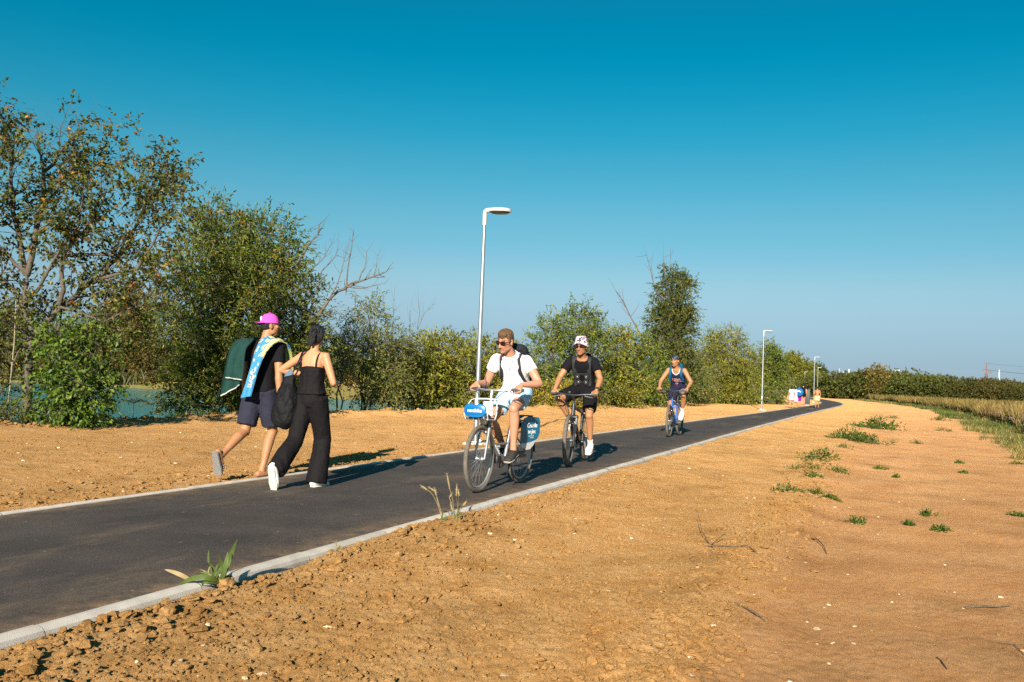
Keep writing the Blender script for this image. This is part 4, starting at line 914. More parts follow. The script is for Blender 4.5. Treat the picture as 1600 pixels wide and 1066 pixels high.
b = at(207, 664, 18.0); b[2] = gz(b[0], b[1]); ub = thing("umbel_plant", "dried umbrella shaped weed against the lake left of the great tree", "weed", b)
g = Geo(); g.tube([(0, 0, -.05), (0.01, 0, .15), (0, 0, .3)], [.008, .006, .005], 5); 
for j in range(26):
    a = j * 2.4; r = .06 + .2 * (j / 26) ** .5; g.tube([(0, 0, .3), (cos(a) * r * .5, sin(a) * r * .5, .36), (cos(a) * r, sin(a) * r, .40 - r * .3)], [.003, .0025, .002], 4)
    for q in range(5): g.tube([(cos(a) * r, sin(a) * r, .40 - r * .3), (cos(a) * r + RNG.normal(0, .02), sin(a) * r + RNG.normal(0, .02), .43 - r * .3)], [.002, .003], 3)
g.build("stalk", DRYLEAF, ub)
# sticks
STICK = mat("stick", (.12, .085, .055), .9, var=.35, scale=30, bump=.5)
def stick(label, polys, r=.007):
    r *= .72
    P0 = gp(*polys[0][0][:2], -.12); g = Geo()
    b = V3(P0[0], P0[1], gz(P0[0], P0[1]))
    for k, pl in enumerate(polys):
        Q = []
        for x, y, *z in pl:
            p = gp(x, y, -.12); p[2] = float(ground_h(p[:1], p[1:2])[0]) + r * 1.0 + (z[0] if z else 0); Q.append(p - b)
        n = len(Q); R = [r * (1 - .55 * i / max(1, n - 1)) * (1 if k == 0 else .7) for i in range(n)]; g.tube(Q, R, 6)
    o = g.build("stick", STICK, None); o.location = Vector(b); tag(o, label, "stick")
stick("forked dry twig with raised ends on the loose soil", [[(1100, 865, 0), (1120, 868, .01), (1145, 868, 0), (1165, 871, .02), (1182, 878, .03)], [(1108, 866, 0), (1122, 857, .03), (1134, 850, .06)], [(1108, 860, 0), (1096, 843, .05), (1089, 820, .13)]], .008)
stick("dark curved stick lying on the ridge", [[(1268, 841, 0), (1278, 845, .02), (1287, 853, .02), (1292, 862, 0)]], .009)
stick("thick short stick on the loose soil near the ridge", [[(1147, 950, 0), (1165, 956, .005), (1182, 963, .01), (1196, 968, 0)]], .010)
stick("reddish flat strip of bark on the track at the right border", [[(1508, 946, 0), (1535, 945, .006), (1558, 946, .004), (1580, 945, .008)]], .010)
stick("thin dark twig pointing down the track near the bottom", [[(1464, 1022, 0), (1472, 1030, .004), (1480, 1042, 0)]], .006)
stick("small twig low on the track right of the ridge", [[(1562, 1000, 0), (1585, 1005, .006), (1600, 1018, 0)]], .005)
# rope hanging from the big tree
g = Geo(); A = at(25, 470, 16.0); B_ = at(9, 660, 16.0); g.tube([A, A + (B_ - A) * .35 + V3(.03, 0, 0), A + (B_ - A) * .7 + V3(.02, 0, 0), B_], .009, 6)
g.ell(B_, (.018, .018, .03)); ro = g.build("rope", mat("rope", (.36, .29, .2), .9, bump=.6, bscale=120), None); tag(ro, "pale rope hanging straight down from the tall sparse tree", "rope")
# ================================================================== LAMPS AND FAR POLES
GALV = mat("galvanised_steel", (.42, .44, .455), .36, var=.12, scale=6, metal=.75, spec=.5)
LAMPGREY = mat("lamp_grey", (.44, .43, .41), .5, var=.05); LENS = mat("lamp_lens", (.05, .07, .08), .25, var=.05); FOOTING = mat("footing", (.46, .42, .36), .9, var=.2, bump=.4)
def lamp(label, x, y, group, yaw, detail=True):
    z = gz(x, y) if detail else gz(x, y)
    r = thing("street_lamp", label, "street lamp", (x, y, z), yaw, group); n = 20 if detail else 8
    if detail:
        g = Geo(); g.box((0, 0, 0.0), (.21, .21, .035), bev=.012); g.build("footing", FOOTING, r)
        g = Geo(); g.box((0, 0, .045), (.11, .11, .01), bev=.004)
        for sx in (-.085, .085):
            for sy in (-.085, .085): g.lathe((sx, sy, .055), [(.012, 0), (.012, .02), (.006, .035)], 6)
        g.build("base_plate", GALV, r)
    g = Geo(); g.lathe((0, 0, .05), [(.047, 0), (.045, .4), (.041, 1.6), (.035, 3.0), (.029, 4.02)], n); p = g.build("pole", GALV, r)
    if detail:
        g = Geo(); g.box((0.0, -.0445, .62), (.028, .004, .12), bev=.003); g.build("hatch", GALV, p)
    g = Geo(); g.lathe((0, 0, 3.97), [(.039, 0), (.040, .01), (.040, .20), (.037, .215)], n); g.build("collar", LAMPGREY, r)
    # knuckle and flat round head reaching out to one side
    g = Geo(); g.tube([(0, 0, 4.18), (0, 0, 4.22), (.03, 0, 4.245), (.10, 0, 4.25)], [(.038, .038), (.038, .038), (.04, .032), (.048, .024)], 12, rnd=True)
    def ring(zz, k):
        o = []
        for q in range(28):
            a = 2 * pi * q / 28; o.append(V3(.275 + .205 * k * cos(a) * (1.0), .15 * k * sin(a), zz))
        return o
    g.rings([ring(4.215, .93), ring(4.222, 1.0), ring(4.262, 1.0), ring(4.278, .96), ring(4.285, .7), ring(4.287, .05)])
    hd = g.build("lamp_head", LAMPGREY, r)
    g = Geo(); g.rings([ring(4.190, .70), ring(4.205, .82), ring(4.2145, .88)]); g.build("lens", LENS, hd)
    return r
yaw = -radians(4)
LG = "street lamps along the path"
P = gp(743, 692); lamp("nearest tall galvanised lamp post with flat grey head above the rider in white", P[0], P[1], LG, yaw)
P = at(1190, 641, 48.5); lamp("second lamp post, slim and white before the dull green tree", P[0], P[1], LG, yaw)
for (px, D, lb) in ((1271.5, 85, "third lamp post standing at the bend beside the boy in yellow shorts"), (1277, 122, "fourth lamp post just behind the third one"), (1256.5, 158, "small far lamp post above the dark haired person of the distant group"), (1234, 208, "smallest and farthest lamp post above the girl in white")):
    P = at(px, 620, D); lamp(lb, P[0], P[1], LG, yaw, D < 100)
# far poles above the hedge
def far_pole(px, top, D, label, name, lattice=False, colr=(.5, .5, .5), arms=()):
    p = at(px, 600, D); H_ = at(px, top, D)[2] + .4; r = thing(name, label, name.replace("_", " "), (p[0], p[1], -.4)); M_ = mat("pole_" + name + str(colr[0]), colr, .7)
    g = Geo(); w = D * .0011
    if lattice:
        for s in (-1, 1):
            for t in (-1, 1): g.tube([(s * w * 1.5, t * w * 1.5, 0), (s * w * .9, t * w * .9, H_ * .72)], w * .32, 5)
        for k in range(14):
            z0 = H_ * .72 * k / 14; z1 = H_ * .72 * (k + 1) / 14; a = w * (1.5 - .6 * k / 14); g.tube([(-a, -a, z0), (a, -a, z1)], w * .18, 4); g.tube([(a, a, z0), (-a, a, z1)], w * .18, 4)
        g.tube([(0, 0, H_ * .68), (0, 0, H_)], [w * .8, w * .6], 6)
    else: g.tube([(0, 0, 0), (0, 0, H_)], [w * .75, w * .5], 8)
    g.build("mast", M_, r)
    for z, a, b in arms:
        g = Geo(); g.box(((a + b) / 2, 0, H_ * z), ((b - a) / 2, w * .35, w * .3)); c = g.build("cross_arm", M_, r)
        for x in (a, b):
            g = Geo(); g.lathe((x, 0, H_ * z - w * 1.1), [(w * .45, 0), (w * .6, w * .4), (w * .35, w)], 6); g.build("insulator", M_, c)
    return r, H_, p
rp, HP, pp = far_pole(1541, 567, 330, "dark lattice power pole with cross arms above the hedge", "power_pole", True, (.17, .11, .10), ((.985, -.2, .9), (.82, -1.2, .1), (.80, .2, 1.5), (.76, .9, 1.9)))
far_pole(1561, 578, 380, "slim white mast right of the dark power pole", "mast", False, (.72, .72, .74))
far_pole(1311, 576, 420, "grey mast leftmost above the far hedge", "mast", False, (.35, .37, .4))
far_pole(1317, 581, 420, "short white mast beside the grey mast", "mast", False, (.75, .75, .76))
far_pole(1326, 577, 420, "broader white mast left of the reddish sapling", "mast", False, (.75, .75, .76))
far_pole(1398, 577.5, 300, "white far lamp mast over the dark rounded tree", "mast", False, (.8, .8, .8), ((.99, 0, 1.4),))
WIRE = mat("wire", (.05, .05, .055), .6)
for k, (z, yo) in enumerate(((.985, .9), (.82, -1.2), (.80, 1.5))):
    A = np.array([pp[0] + yo, pp[1], -.4 + HP * z]); g = Geo(); B_ = A + np.array([150, -40, 1.0]); n = 24
    g.tube([A + (B_ - A) * t - V3(0, 0, 14 * t * (1 - t)) for t in np.linspace(0, 1, n)], .03, 4); o = g.build("power_line", WIRE)
    tag(o, ("highest wire running right from the power pole", "wire from the left cross arm of the power pole", "wire from the right cross arm of the power pole")[k], "wire")
# ================================================================== BICYCLES  (local frame: x right, y forward, z up)
RUBBER = mat("rubber", (.075, .068, .06), .8, var=.25, scale=30); CHROME = mat("bare_metal", (.55, .55, .55), .3, var=.08, metal=.8)
ALLOY = mat("rim_alloy", (.42, .43, .44), .4, var=.1, metal=.6); BLACKP = mat("black_plastic", (.022, .022, .024), .5, var=.15); BLACKM = mat("black_paint", (.02, .022, .026), .35, var=.1, coat=.3)
SILVER = mat("silver_paint", (.25, .255, .265), .38, var=.12, metal=.45, coat=.3); WHITEP = mat("white_paint", (.60, .60, .60), .4, var=.06)
NBLUE = mat("panel_blue", (.004, .13, .36), .4, var=.06, scale=5); GBLUE = mat("guard_blue", (.006, .15, .28), .45, var=.12, scale=6); WTEXT = mat("white_lettering", (.78, .78, .76), .5, var=.02)
BIKEBLUE = mat("blue_paint", (.01, .09, .38), .3, var=.1, coat=.4); GRIPBROWN = mat("grip", (.06, .05, .045), .7); TYREDUST = mat("dusty_tyre", (.125, .105, .085), .9, var=.3, scale=25)
X_ = V3(1, 0, 0)
def wheel(parent, c, R, tw, knob, rim_m, disc=False, steer=0.0):
    c = np.asarray(c, float); g = Geo(); Rr = R - tw * 1.05
    ax = V3(cos(steer), sin(steer), 0)
    g.torus(c, ax, Rr - .006, .011, 48, 6, flat=.9); e = V3(0, 0, 1); h_ = np.cross(ax, e)
    for k in range(32):
        t = 2 * pi * k / 32; d = h_ * cos(t) + e * sin(t); s = .028 if k % 2 else -.028; t2 = t + (.5 if k % 4 < 2 else -.5); d2 = h_ * cos(t2) + e * sin(t2)
        g.tube([c + d2 * .022 + ax * s, c + d * (Rr - .012)], .0014, 3)
    w = g.build("wheel", rim_m, parent)
    g = Geo(); n = 60; RR = []
    for i in range(n):
        t = 2 * pi * i / n; d = h_ * cos(t) + e * sin(t); kb = (1 + (.07 if i % 2 else -.03) * knob)
        RR.append([c + d * (R - tw / 2 + tw / 2 * kb * cos(2 * pi * q / 12)) + ax * (tw / 2 * .98 * sin(2 * pi * q / 12)) for q in range(12)])
    g.rings(RR, False, True); g.build("tyre", TYREDUST, w)
    g = Geo(); g.lathe(c - ax * .05, [(.008, -.01), (.012, 0), (.024, .012), (.024, .022), (.015, .03), (.015, .07), (.024, .078), (.024, .088), (.012, .1), (.008, .11)], 12, ax); g.build("hub", CHROME, w)
    if disc:
        g = Geo(); g.torus(c - ax * .035, ax, .072, .008, 28, 6, flat=.15)
        for k in range(6):
            t = k * pi / 3; d = h_ * cos(t) + e * sin(t); g.tube([c - ax * .035 + d * .02, c - ax * .035 + d * .07], .004, 4)
        g.build("brake_disc", CHROME, w)
    return w
def crank_set(parent, bb, ang, L=.17, w=.075):
    """ang: direction of the right-hand crank in the side plane, 0 = forward, pi/2 = up"""
    bb = np.asarray(bb, float); out = {}
    g = Geo(); g.torus(bb + X_ * .045, X_, .088, .006, 36, 6, flat=.3)
    for k in range(5):
        t = k * 2 * pi / 5; g.tube([bb + X_ * .045, bb + X_ * .045 + V3(0, cos(t), sin(t)) * .085], .008, 5)
    g.lathe(bb - X_ * .06, [(.018, 0), (.022, .01), (.022, .11), (.018, .12)], 12, X_); ch = g.build("chainring", BLACKM, parent)
    for s, a in ((1, ang), (-1, ang + pi)):
        d = V3(0, cos(a), sin(a)); p = bb + d * L + X_ * s * (w + .015); g = Geo(); g.tube([bb + X_ * s * w, p], [(.016, .009), (.011, .007)], 8, lat=V3(0, -d[2], d[1]), rnd=True); c = g.build("crank", ALLOY, parent)
        q = p + X_ * s * .055; g = Geo(); g.box(q, (.045, .038, .009), bev=.004); g.tube([p, q], .006, 6)
        g.build("pedal", BLACKP, c); out[s] = q
    return out
def chain(parent, bb, rear, sp=.042):
    x = bb[0] + .045; g = Geo(); a = V3(x, bb[1], bb[2]); b = V3(x, rear[1], rear[2]); g.tube([a + V3(0, 0, .088), b + V3(0, 0, sp)], (.0045), 4); g.tube([a - V3(0, 0, .088), b - V3(0, -.02, sp)], .0045, 4)
    g.torus(b, X_, sp, .006, 20, 6, flat=1.5); g.tube([b, b + V3(0, -.01, -.06), b + V3(0, .03, -.12)], [.012, .01, .012], 6); g.build("chain", BLACKM, parent)
def bottle_tube(g, pts, r, n=12): g.tube(pts, r, n, rnd=False)

def city_bike(loc, rz):
    r = thing("bicycle", "silver hire bicycle with a blue front panel under the man in white", "bicycle", loc, rz)
    R = .345; FW, RW = V3(0, .55, R), V3(0, -.55, R); BB = V3(0, -.10, .29); HT, HB = V3(0, .335, .86), V3(0, .40, .66)
    wheel(r, FW, R, .047, .3, ALLOY); wheel(r, RW, R, .047, .3, ALLOY)
    g = Geo(); g.tube([HB - V3(0, .0, -.03), V3(0, .26, .50), V3(0, .08, .35), BB], [(.028, .04), (.028, .042), (.028, .042), (.028, .04)], 14, lat=X_)
    g.tube([HB - V3(0, -.02, .06), HT], .026, 14); g.tube([BB, V3(0, -.24, .66)], .021, 12)
    for s in (-1, 1):
        g.tube([BB + X_ * s * .03, RW + V3(s * .065, .02, 0)], [.014, .011], 8); g.tube([V3(s * .02, -.22, .58), V3(s * .05, -.36, .50), RW + V3(s * .065, .01, .02)], [.011, .011, .010], 8)
    g.tube([V3(0, .22, .47), V3(0, -.19, .47)], .012, 8); g.build("frame", SILVER, r)
    g = Geo(); 
    for s in (-1, 1): g.tube([V3(s * .040, .415, .715), V3(s * .050, .435, .66), V3(s * .055, .50, .48), FW + V3(s * .058, 0, 0)], [(.020, .017), (.021, .017), (.017, .014), (.011, .010)], 10, lat=V3(0, 1, 0))
    g.tube([V3(-.052, .415, .722), V3(.052, .415, .722)], .02, 10, rnd=True); g.tube([HB + V3(0, 0, .02), V3(0, .415, .725)], .022, 10); g.build("fork", SILVER, r)
    # mudguards, thin curved strips
    for c, a0, a1 in ((RW, -.6, 2.4),):
        g = Geo(); Q = []
        for i in range(15):
            t = a0 + (a1 - a0) * i / 14 + pi * .18; d = V3(0, -cos(t), sin(t)); Q.append(c + d * (R + .022))
        g.tube(Q, [(.032, .003)] * 15, 8, lat=X_); g.build("mudguard", BLACKP, r)
    g = Geo(); g.tube([V3(0, -.235, .64), V3(0, -.30, .90)], .014, 10); g.build("seat_post", CHROME, r)
    saddle(r, V3(0, -.31, .93))
    # handlebar, stem, grips, brake levers, bell
    SB = V3(0, .30, 1.045); g = Geo(); g.tube([HT - V3(0, -.01, .02), V3(0, .318, .95), SB], [.02, .017, .02], 10)
    g.tube([V3(-.30, .20, 1.06), V3(-.20, .235, 1.062), V3(-.08, .295, 1.05), V3(.08, .295, 1.05), V3(.20, .235, 1.062), V3(.30, .20, 1.06)], .0125, 10); hb = g.build("handlebar", CHROME, r)
    for s in (-1, 1):
        g = Geo(); g.tube([V3(s * .20, .235, 1.062), V3(s * .31, .197, 1.06)], [.017, .018], 10, rnd=True); g.build("grip", GRIPBROWN, hb)
        g = Geo(); g.tube([V3(s * .185, .25, 1.05), V3(s * .21, .285, 1.035), V3(s * .31, .265, 1.02)], [.008, .006, .005], 6); g.build("brake_lever", CHROME, hb)
        g = Geo(); g.tube([V3(s * .18, .25, 1.05), V3(s * .15, .36, 1.03), V3(s * .06, .40, .93), V3(s * .02, .39, .82)], .004, 5); g.build("cable", BLACKP, hb)
    # front carrier of bent white tube with a floor and the lobed blue panel facing forward
    g = Geo(); y0, y1 = .44, .68
    for s in (-1, 1):
        g.tube([V3(s * .125, y0, .955), V3(s * .132, y0 + .08, .945), V3(s * .132, y1 - .06, .88), V3(s * .13, y1, .80), V3(s * .128, y1 - .03, .755), V3(s * .12, y0 + .03, .745), V3(s * .12, y0 - .01, .80), V3(s * .125, y0, .955)], .0065, 8)
    g.tube([V3(-.125, y0, .955), V3(0, y0 - .015, .96), V3(.125, y0, .955)], .0085, 8); g.tube([V3(-.128, y1 - .03, .757), V3(.128, y1 - .03, .757)], .0085, 8)
    for x in (-.09, -.03, .03, .09): g.tube([V3(x, y0 + .02, .748), V3(x, y1 - .02, .752), V3(x, y1 + .01, .79)], .007, 6)
    g.tube([V3(0, .40, .80), V3(0, .50, .75)], .014, 8); g.tube([V3(-.14, .46, .85), V3(.14, .46, .85)], .007, 6); bk = g.build("basket", WHITEP, r)
    g = Geo(); g.box((0, .56, .762), (.115, .11, .008), bev=.003); g.build("basket_floor", BLACKP, bk)
    g = Geo(); g.box((-.03, .445, .86), (.055, .006, .075), bev=.004); g.build("basket_back", WHITEP, bk)
    out = []
    for i in range(48):
        t = 2 * pi * i / 48; rx = .122 * (abs(cos(t)) ** .75) * (1 if cos(t) > 0 else -1); rz_ = .072 * (abs(sin(t)) ** .7) * (1 if sin(t) > 0 else -1)
        if sin(t) > 0: rz_ -= .018 * math.exp(-(rx / .024) ** 2)
        out.append((rx, rz_))
    g = Geo(); pan = lambda k, y: [V3(x * k, y - .04, .845 + z * k) for x, z in out]
    g.rings([pan(.94, .728), pan(1, .732), pan(1, .742), pan(.95, .748)]); pn = g.build("front_panel", NBLUE, bk)
    text_mesh("lettering", "nextbike", .046, frame4((0, .7095, .842), (-1, 0, 0), (0, 0, 1), (0, 1, 0)), WTEXT, pn, bold=.0012)
    g = Geo(); g.lathe(V3(0, .43, .72), [(.01, 0), (.032, .01), (.036, .035), (.034, .05), (.01, .054)], 16, V3(0, 1, 0)); g.build("front_light", CHROME, r)
    # blue guards over the rear wheel, leaning outwards a little, white lower corner
    for s in (-1, 1):
        prof = [(-.78, .56), (-.77, .70), (-.73, .745), (-.50, .76), (-.42, .735), (-.385, .69), (-.37, .60), (-.385, .46), (-.46, .455), (-.60, .47), (-.74, .50)]
        g = Geo(); fl_ = lambda y: .17 * max(0.0, -.37 - y); sh = lambda x: [V3(s * (x + .018 * (z - .4) / .3 + fl_(y)), y, z) for y, z in prof]
        g.rings([sh(.052), sh(.057)]); gd = g.build("rear_guard", GBLUE, r, smooth=False)
        prof2 = [(-.73, .502), (-.60, .472), (-.46, .457), (-.40, .46), (-.42, .415), (-.52, .38), (-.60, .385), (-.67, .43)]
        g = Geo(); sh2 = lambda x: [V3(s * (x + fl_(y)), y, z) for y, z in prof2]; g.rings([sh2(.053), sh2(.057)]); g.build("white_corner", WHITEP, gd, smooth=False)
        g = Geo(); g.tube([V3(s * .05, -.37, .73), V3(s * .066, -.39, .70), V3(s * .066, -.45, .60)], [.006, .008, .006], 6, flat=2); g.build("strap", mat("grey_strap", (.3, .31, .32), .6), gd)
        ax = (0, -s * 1, 0) if s > 0 else (0, -1, 0); rt_ = tuple(nrm(V3(-.17, -1, 0))) if s < 0 else tuple(nrm(V3(-.17, 1, 0)))
        # seen from its own side the line runs to the reader's right
        for body, sz, y, z in (("Condu", .078, -.60, .655), ("te joc", .070, -.605, .585)):
            text_mesh("lettering", body, sz, frame4((s * (.0590 + .018 * (z - .4) / .3 + fl_(y)), y, z), rt_, (s * .06, 0, 1), tuple(nrm(V3(s, .17, 0)))), WTEXT, gd, bold=.001)
        g = Geo(); A_g = np.array([nrm(V3(s, .17, 0)), nrm(V3(-.17 * s, 1, 0)), V3(0, 0, 1)]); g.box((s * (.067 + fl_(-.60)), -.60, .535), (.0012, .055, .003), A_g); g.box((s * (.066 + fl_(-.615)), -.615, .515), (.0012, .035, .003), A_g); g.build("line_mark", WTEXT, gd, smooth=False)
    g = Geo(); g.tube([V3(0, -.30, .72), V3(0, -.55, .765), V3(0, -.80, .755)], [(.05, .008)] * 3, 8, lat=X_); g.build("rear_carrier", BLACKP, r)
    g = Geo(); g.box((0, -.805, .72), (.03, .012, .03), bev=.006); g.build("rear_light", mat("red_reflector", (.45, .01, .01), .3), r)
    g = Geo(); g.tube([V3(-.06, -.12, .25), V3(-.075, -.02, .16), V3(-.08, .0, .06 + .08)], .008, 6); g.build("kickstand", BLACKM, r)
    g = Geo(); g.box((-.06, -.34, .335), (.012, .22, .035), bev=.012); g.build("chain_case", BLACKP, r)
    g = Geo(); g.box((0, .1, .31), (.03, .05, .04), bev=.01); g.build("lock_box", BLACKP, r)
    text_mesh("lettering", "nextbike", .045, frame4((-.0315, .165, .42), (0, -.77, -.64), (0, -.64, .77), (-1, 0, 0)), WTEXT, r, bold=.001)
    crank_set(r, BB, pi, .165); chain(r, BB, RW)
    return r
def saddle(parent, c, m_=None):
    g = Geo(); Q = [c + V3(0, y, z) for y, z in ((-.13, .005), (-.10, .018), (-.04, .012), (.03, .004), (.10, .004), (.135, -.006))]
    g.tube(Q, [(.05, .02), (.078, .028), (.07, .028), (.04, .024), (.022, .02), (.014, .014)], 14, lat=X_, rnd=True); s = g.build("saddle", m_ or BLACKP, parent)
    g = Geo()
    for x in (-.022, .022): g.tube([c + V3(x, -.09, -.01), c + V3(x, -.05, -.04), c + V3(x, .04, -.04), c + V3(x * .5, .10, -.012)], .0035, 5)
    g.build("saddle_rail", CHROME, s)

def mountain_bike(label, loc, rz, R, fm, forkm, ang, steer, hw, barz, accent):
    r = thing("mountain_bike", label, "mountain bike", loc, rz)
    FW, RW = V3(0, .56, R), V3(0, -.54, R); BB = V3(0, -.11, .30); HB, HT = V3(0, .375, .70), V3(0, .335, .84); ST = V3(0, -.255, .76)
    wheel(r, FW, R, .056, 1.0, BLACKM, True, steer); wheel(r, RW, R, .056, 1.0, BLACKM, True)
    g = Geo(); g.tube([HB + V3(0, -.005, .03), BB + V3(0, .03, .03), BB], [(.026, .03), (.026, .032), (.024, .024)], 12, lat=X_); g.tube([HT - V3(0, 0, .03), ST - V3(0, -.01, .05)], [.021, .018], 12); g.tube([BB, ST], .018, 12)
    g.tube([HB - V3(0, -.01, .03), HT + V3(0, 0, .01)], .025, 14)
    for s in (-1, 1):
        g.tube([BB + V3(s * .035, 0, 0), RW + V3(s * .068, .02, 0)], [.013, .010], 8); g.tube([ST + V3(s * .015, .02, -.06), V3(s * .045, -.36, .58), RW + V3(s * .068, .01, .01)], [.009, .010, .009], 8)
    fr = g.build("frame", fm, r)
    # suspension fork: crown, two stanchions, two lowers with an arch
    d = nrm(FW - HB); g = Geo(); cr = HB + d * .03
    for s in (-1, 1): g.tube([cr + X_ * s * .062, cr + d * .20 + X_ * s * .062], .0165, 10)
    g.build("stanchion", CHROME, r)
    g = Geo(); g.box(cr, (.085, .028, .022), np.array([X_, np.cross(d, X_) * -1, d]), bev=.01); g.tube([HB, cr], .022, 10); g.build("fork_crown", accent, r)
    g = Geo()
    for s in (-1, 1): g.tube([cr + d * .13 + X_ * s * .063, cr + d * .2 + X_ * s * .063, FW + X_ * s * .063 + d * .01], [.022, .022, .017], 10, rnd=True)
    g.tube([cr + d * .14 + V3(-.063, .02, 0), cr + d * .12 + V3(-.04, .045, .02), cr + d * .12 + V3(.04, .045, .02), cr + d * .14 + V3(.063, .02, 0)], .011, 8); g.tube([FW - X_ * .075, FW + X_ * .075], .009, 8); g.build("fork", forkm, r)
    g = Geo(); g.tube([ST - V3(0, -.01, .03), V3(0, -.295, .93)], .014, 10); g.build("seat_post", BLACKM, r); saddle(r, V3(0, -.30, .955))
    S0 = V3(0, .33, .90); S1 = V3(0, .40, barz - .015); g = Geo(); g.tube([HT, S0], .02, 10); g.tube([S0, S1], [.019, .021], 10)
    g.tube([V3(-hw, .355, barz), V3(-hw * .5, .385, barz), V3(-.06, .40, barz - .015), V3(.06, .40, barz - .015), V3(hw * .5, .385, barz), V3(hw, .355, barz)], .0125, 10); hb = g.build("handlebar", BLACKM, r)
    for s in (-1, 1):
        g = Geo(); g.tube([V3(s * (hw - .12), .368, barz), V3(s * (hw + .005), .354, barz)], [.016, .017], 10, rnd=True); g.build("grip", RUBBER, hb)
        g = Geo(); g.tube([V3(s * (hw - .15), .39, barz - .01), V3(s * (hw - .13), .43, barz - .025), V3(s * (hw - .03), .415, barz - .04)], [.011, .008, .005], 6); g.build("brake_lever", CHROME, hb)
        g = Geo(); g.tube([V3(s * (hw - .15), .39, barz - .01), V3(s * .15, .50, barz - .02), V3(s * .05, .47, barz - .17), V3(s * .045, .40, .66), FW + V3(-.07, -.02, .1) if s < 0 else V3(.03, .3, .62)], .004, 5); g.build("cable", BLACKP, hb)
    g = Geo(); g.box((0.05, .415, barz + .02), (.022, .014, .018), bev=.005); g.build("bell", BLACKP, hb)
    ped = crank_set(r, BB, ang); chain(r, BB, RW)
    return r
# ================================================================== PEOPLE  (local frame: x right, y forward, z up)
def skinmat(name, c): 
    m_ = mat(name, c, .5, var=.08, scale=9, spec=.35, sss=.12)
    n = m_.node_tree; L = n.links.new; b = n.nodes["Principled BSDF"]; src = b.inputs["Base Color"].links[0].from_socket
    a = n.nodes.new("ShaderNodeAttribute"); a.attribute_name = "col"; x = n.nodes.new("ShaderNodeMix"); x.data_type = 'RGBA'; x.blend_type = 'MULTIPLY'; x.inputs[0].default_value = 1
    L(src, x.inputs[6]); L(a.outputs["Color"], x.inputs[7]); L(x.outputs[2], b.inputs["Base Color"]); return m_
SK_TAN = skinmat("tanned_skin", (.37, .172, .082)); SK_FAIR = skinmat("fair_skin", (.47, .225, .14)); SK_MID = skinmat("light_tan_skin", (.48, .225, .115))
def cloth(name, c, rough=.85, var=.12, scale=8, bump=.25): return mat(name, c, rough, var=var, scale=scale, bump=bump, bscale=180, spec=.12, sheen=0.0)
BLACKC = cloth("black_cloth", (.008, .007, .009)); WHITEC = cloth("white_cloth", (.78, .77, .78)); HAIRBROWN = mat("brown_hair", (.075, .042, .022), .55, var=.4, scale=60, bump=.8, bscale=150)
HAIRBLACK = mat("black_hair", (.012, .010, .011), .38, var=.4, scale=60, bump=.8, bscale=150); GLASS = mat("dark_lens", (.02, .008, .006), .12, var=.02, spec=.6)
EYEW = mat("eye_white", (.30, .24, .21), .4); EYED = mat("eye_iris", (.03, .02, .015), .2)

def ik(a, b, l1, l2, pole):
    d = b - a; L = np.linalg.norm(d); dn = d / L; Lc = min(L, (l1 + l2) * .998); x = (l1 * l1 - l2 * l2 + Lc * Lc) / (2 * Lc); h = sqrt(max(l1 * l1 - x * x, 0))
    p = np.asarray(pole, float); p = nrm(p - dn * p.dot(dn)); return a + dn * x + p * h, a + dn * Lc
class Pose: pass
def pose(pelvis, neck, head, face, hands, feet, hip_axis=(1, 0, 0), sh_axis=(1, 0, 0), k=1.0, female=False, bend=(0, -.06, 0), headup=None,
         knee_pole=((0, 1, .2), (0, 1, .2)), elbow_pole=((.6, -.5, -.5), (-.6, -.5, -.5)), foot_dir=((0, 1, 0), (0, 1, 0)), sh_drop=(.07, .07), stance=.09):
    """hands: wrist targets (right, left); feet: ankle targets (right, left)"""
    J = Pose(); J.k = k; J.f = female; J.pel = V3(*pelvis); J.neck = V3(*neck); J.head = V3(*head); J.face = nrm(V3(*face)); J.ha = nrm(V3(*hip_axis)); J.sa = nrm(V3(*sh_axis))
    up = V3(*headup) if headup else nrm((J.head - J.neck) * .6 + V3(0, 0, .1)); J.hup = nrm(up - J.face * up.dot(J.face)); J.hl = np.cross(J.face, J.hup)
    J.mid = (J.pel + J.neck) / 2 + V3(*bend); J.sh = []; J.el = []; J.wr = []; J.hip = []; J.kn = []; J.an = []; J.fd = [nrm(V3(*f)) for f in foot_dir]
    tor = nrm(J.neck - J.mid); sw = (.148 if female else .172) * k
    for i, s in enumerate((1, -1)):
        sh = J.neck + J.sa * s * sw - tor * sh_drop[i] * k; w = V3(*hands[i]); e, w = ik(sh, w, .295 * k, .26 * k, elbow_pole[i]); J.sh.append(sh); J.el.append(e); J.wr.append(w)
        hp = J.pel + J.ha * s * stance * k; a = V3(*feet[i]); kn, a = ik(hp, a, .435 * k, .43 * k, knee_pole[i]); J.hip.append(hp); J.kn.append(kn); J.an.append(a)
    return J
def spine(J, t):
    if t < 0: return J.pel + nrm(J.mid - J.pel) * t * np.linalg.norm(J.neck - J.pel)
    return J.pel * (1 - t) ** 2 + J.mid * 2 * t * (1 - t) + J.neck * t * t if False else (J.pel * (1 - t) ** 2 + (2 * J.mid - (J.pel + J.neck) / 2) * 2 * t * (1 - t) + J.neck * t * t)
def lat_at(J, t): return nrm(J.ha * (1 - np.clip(t, 0, 1)) + J.sa * np.clip(t, 0, 1))
MALE = [(-.13, .098, .09), (-.04, .148, .108), (.10, .150, .108), (.28, .138, .100), (.42, .136, .101), (.58, .150, .110), (.74, .162, .112), (.86, .150, .095), (.94, .108, .074), (1.0, .062, .062)]
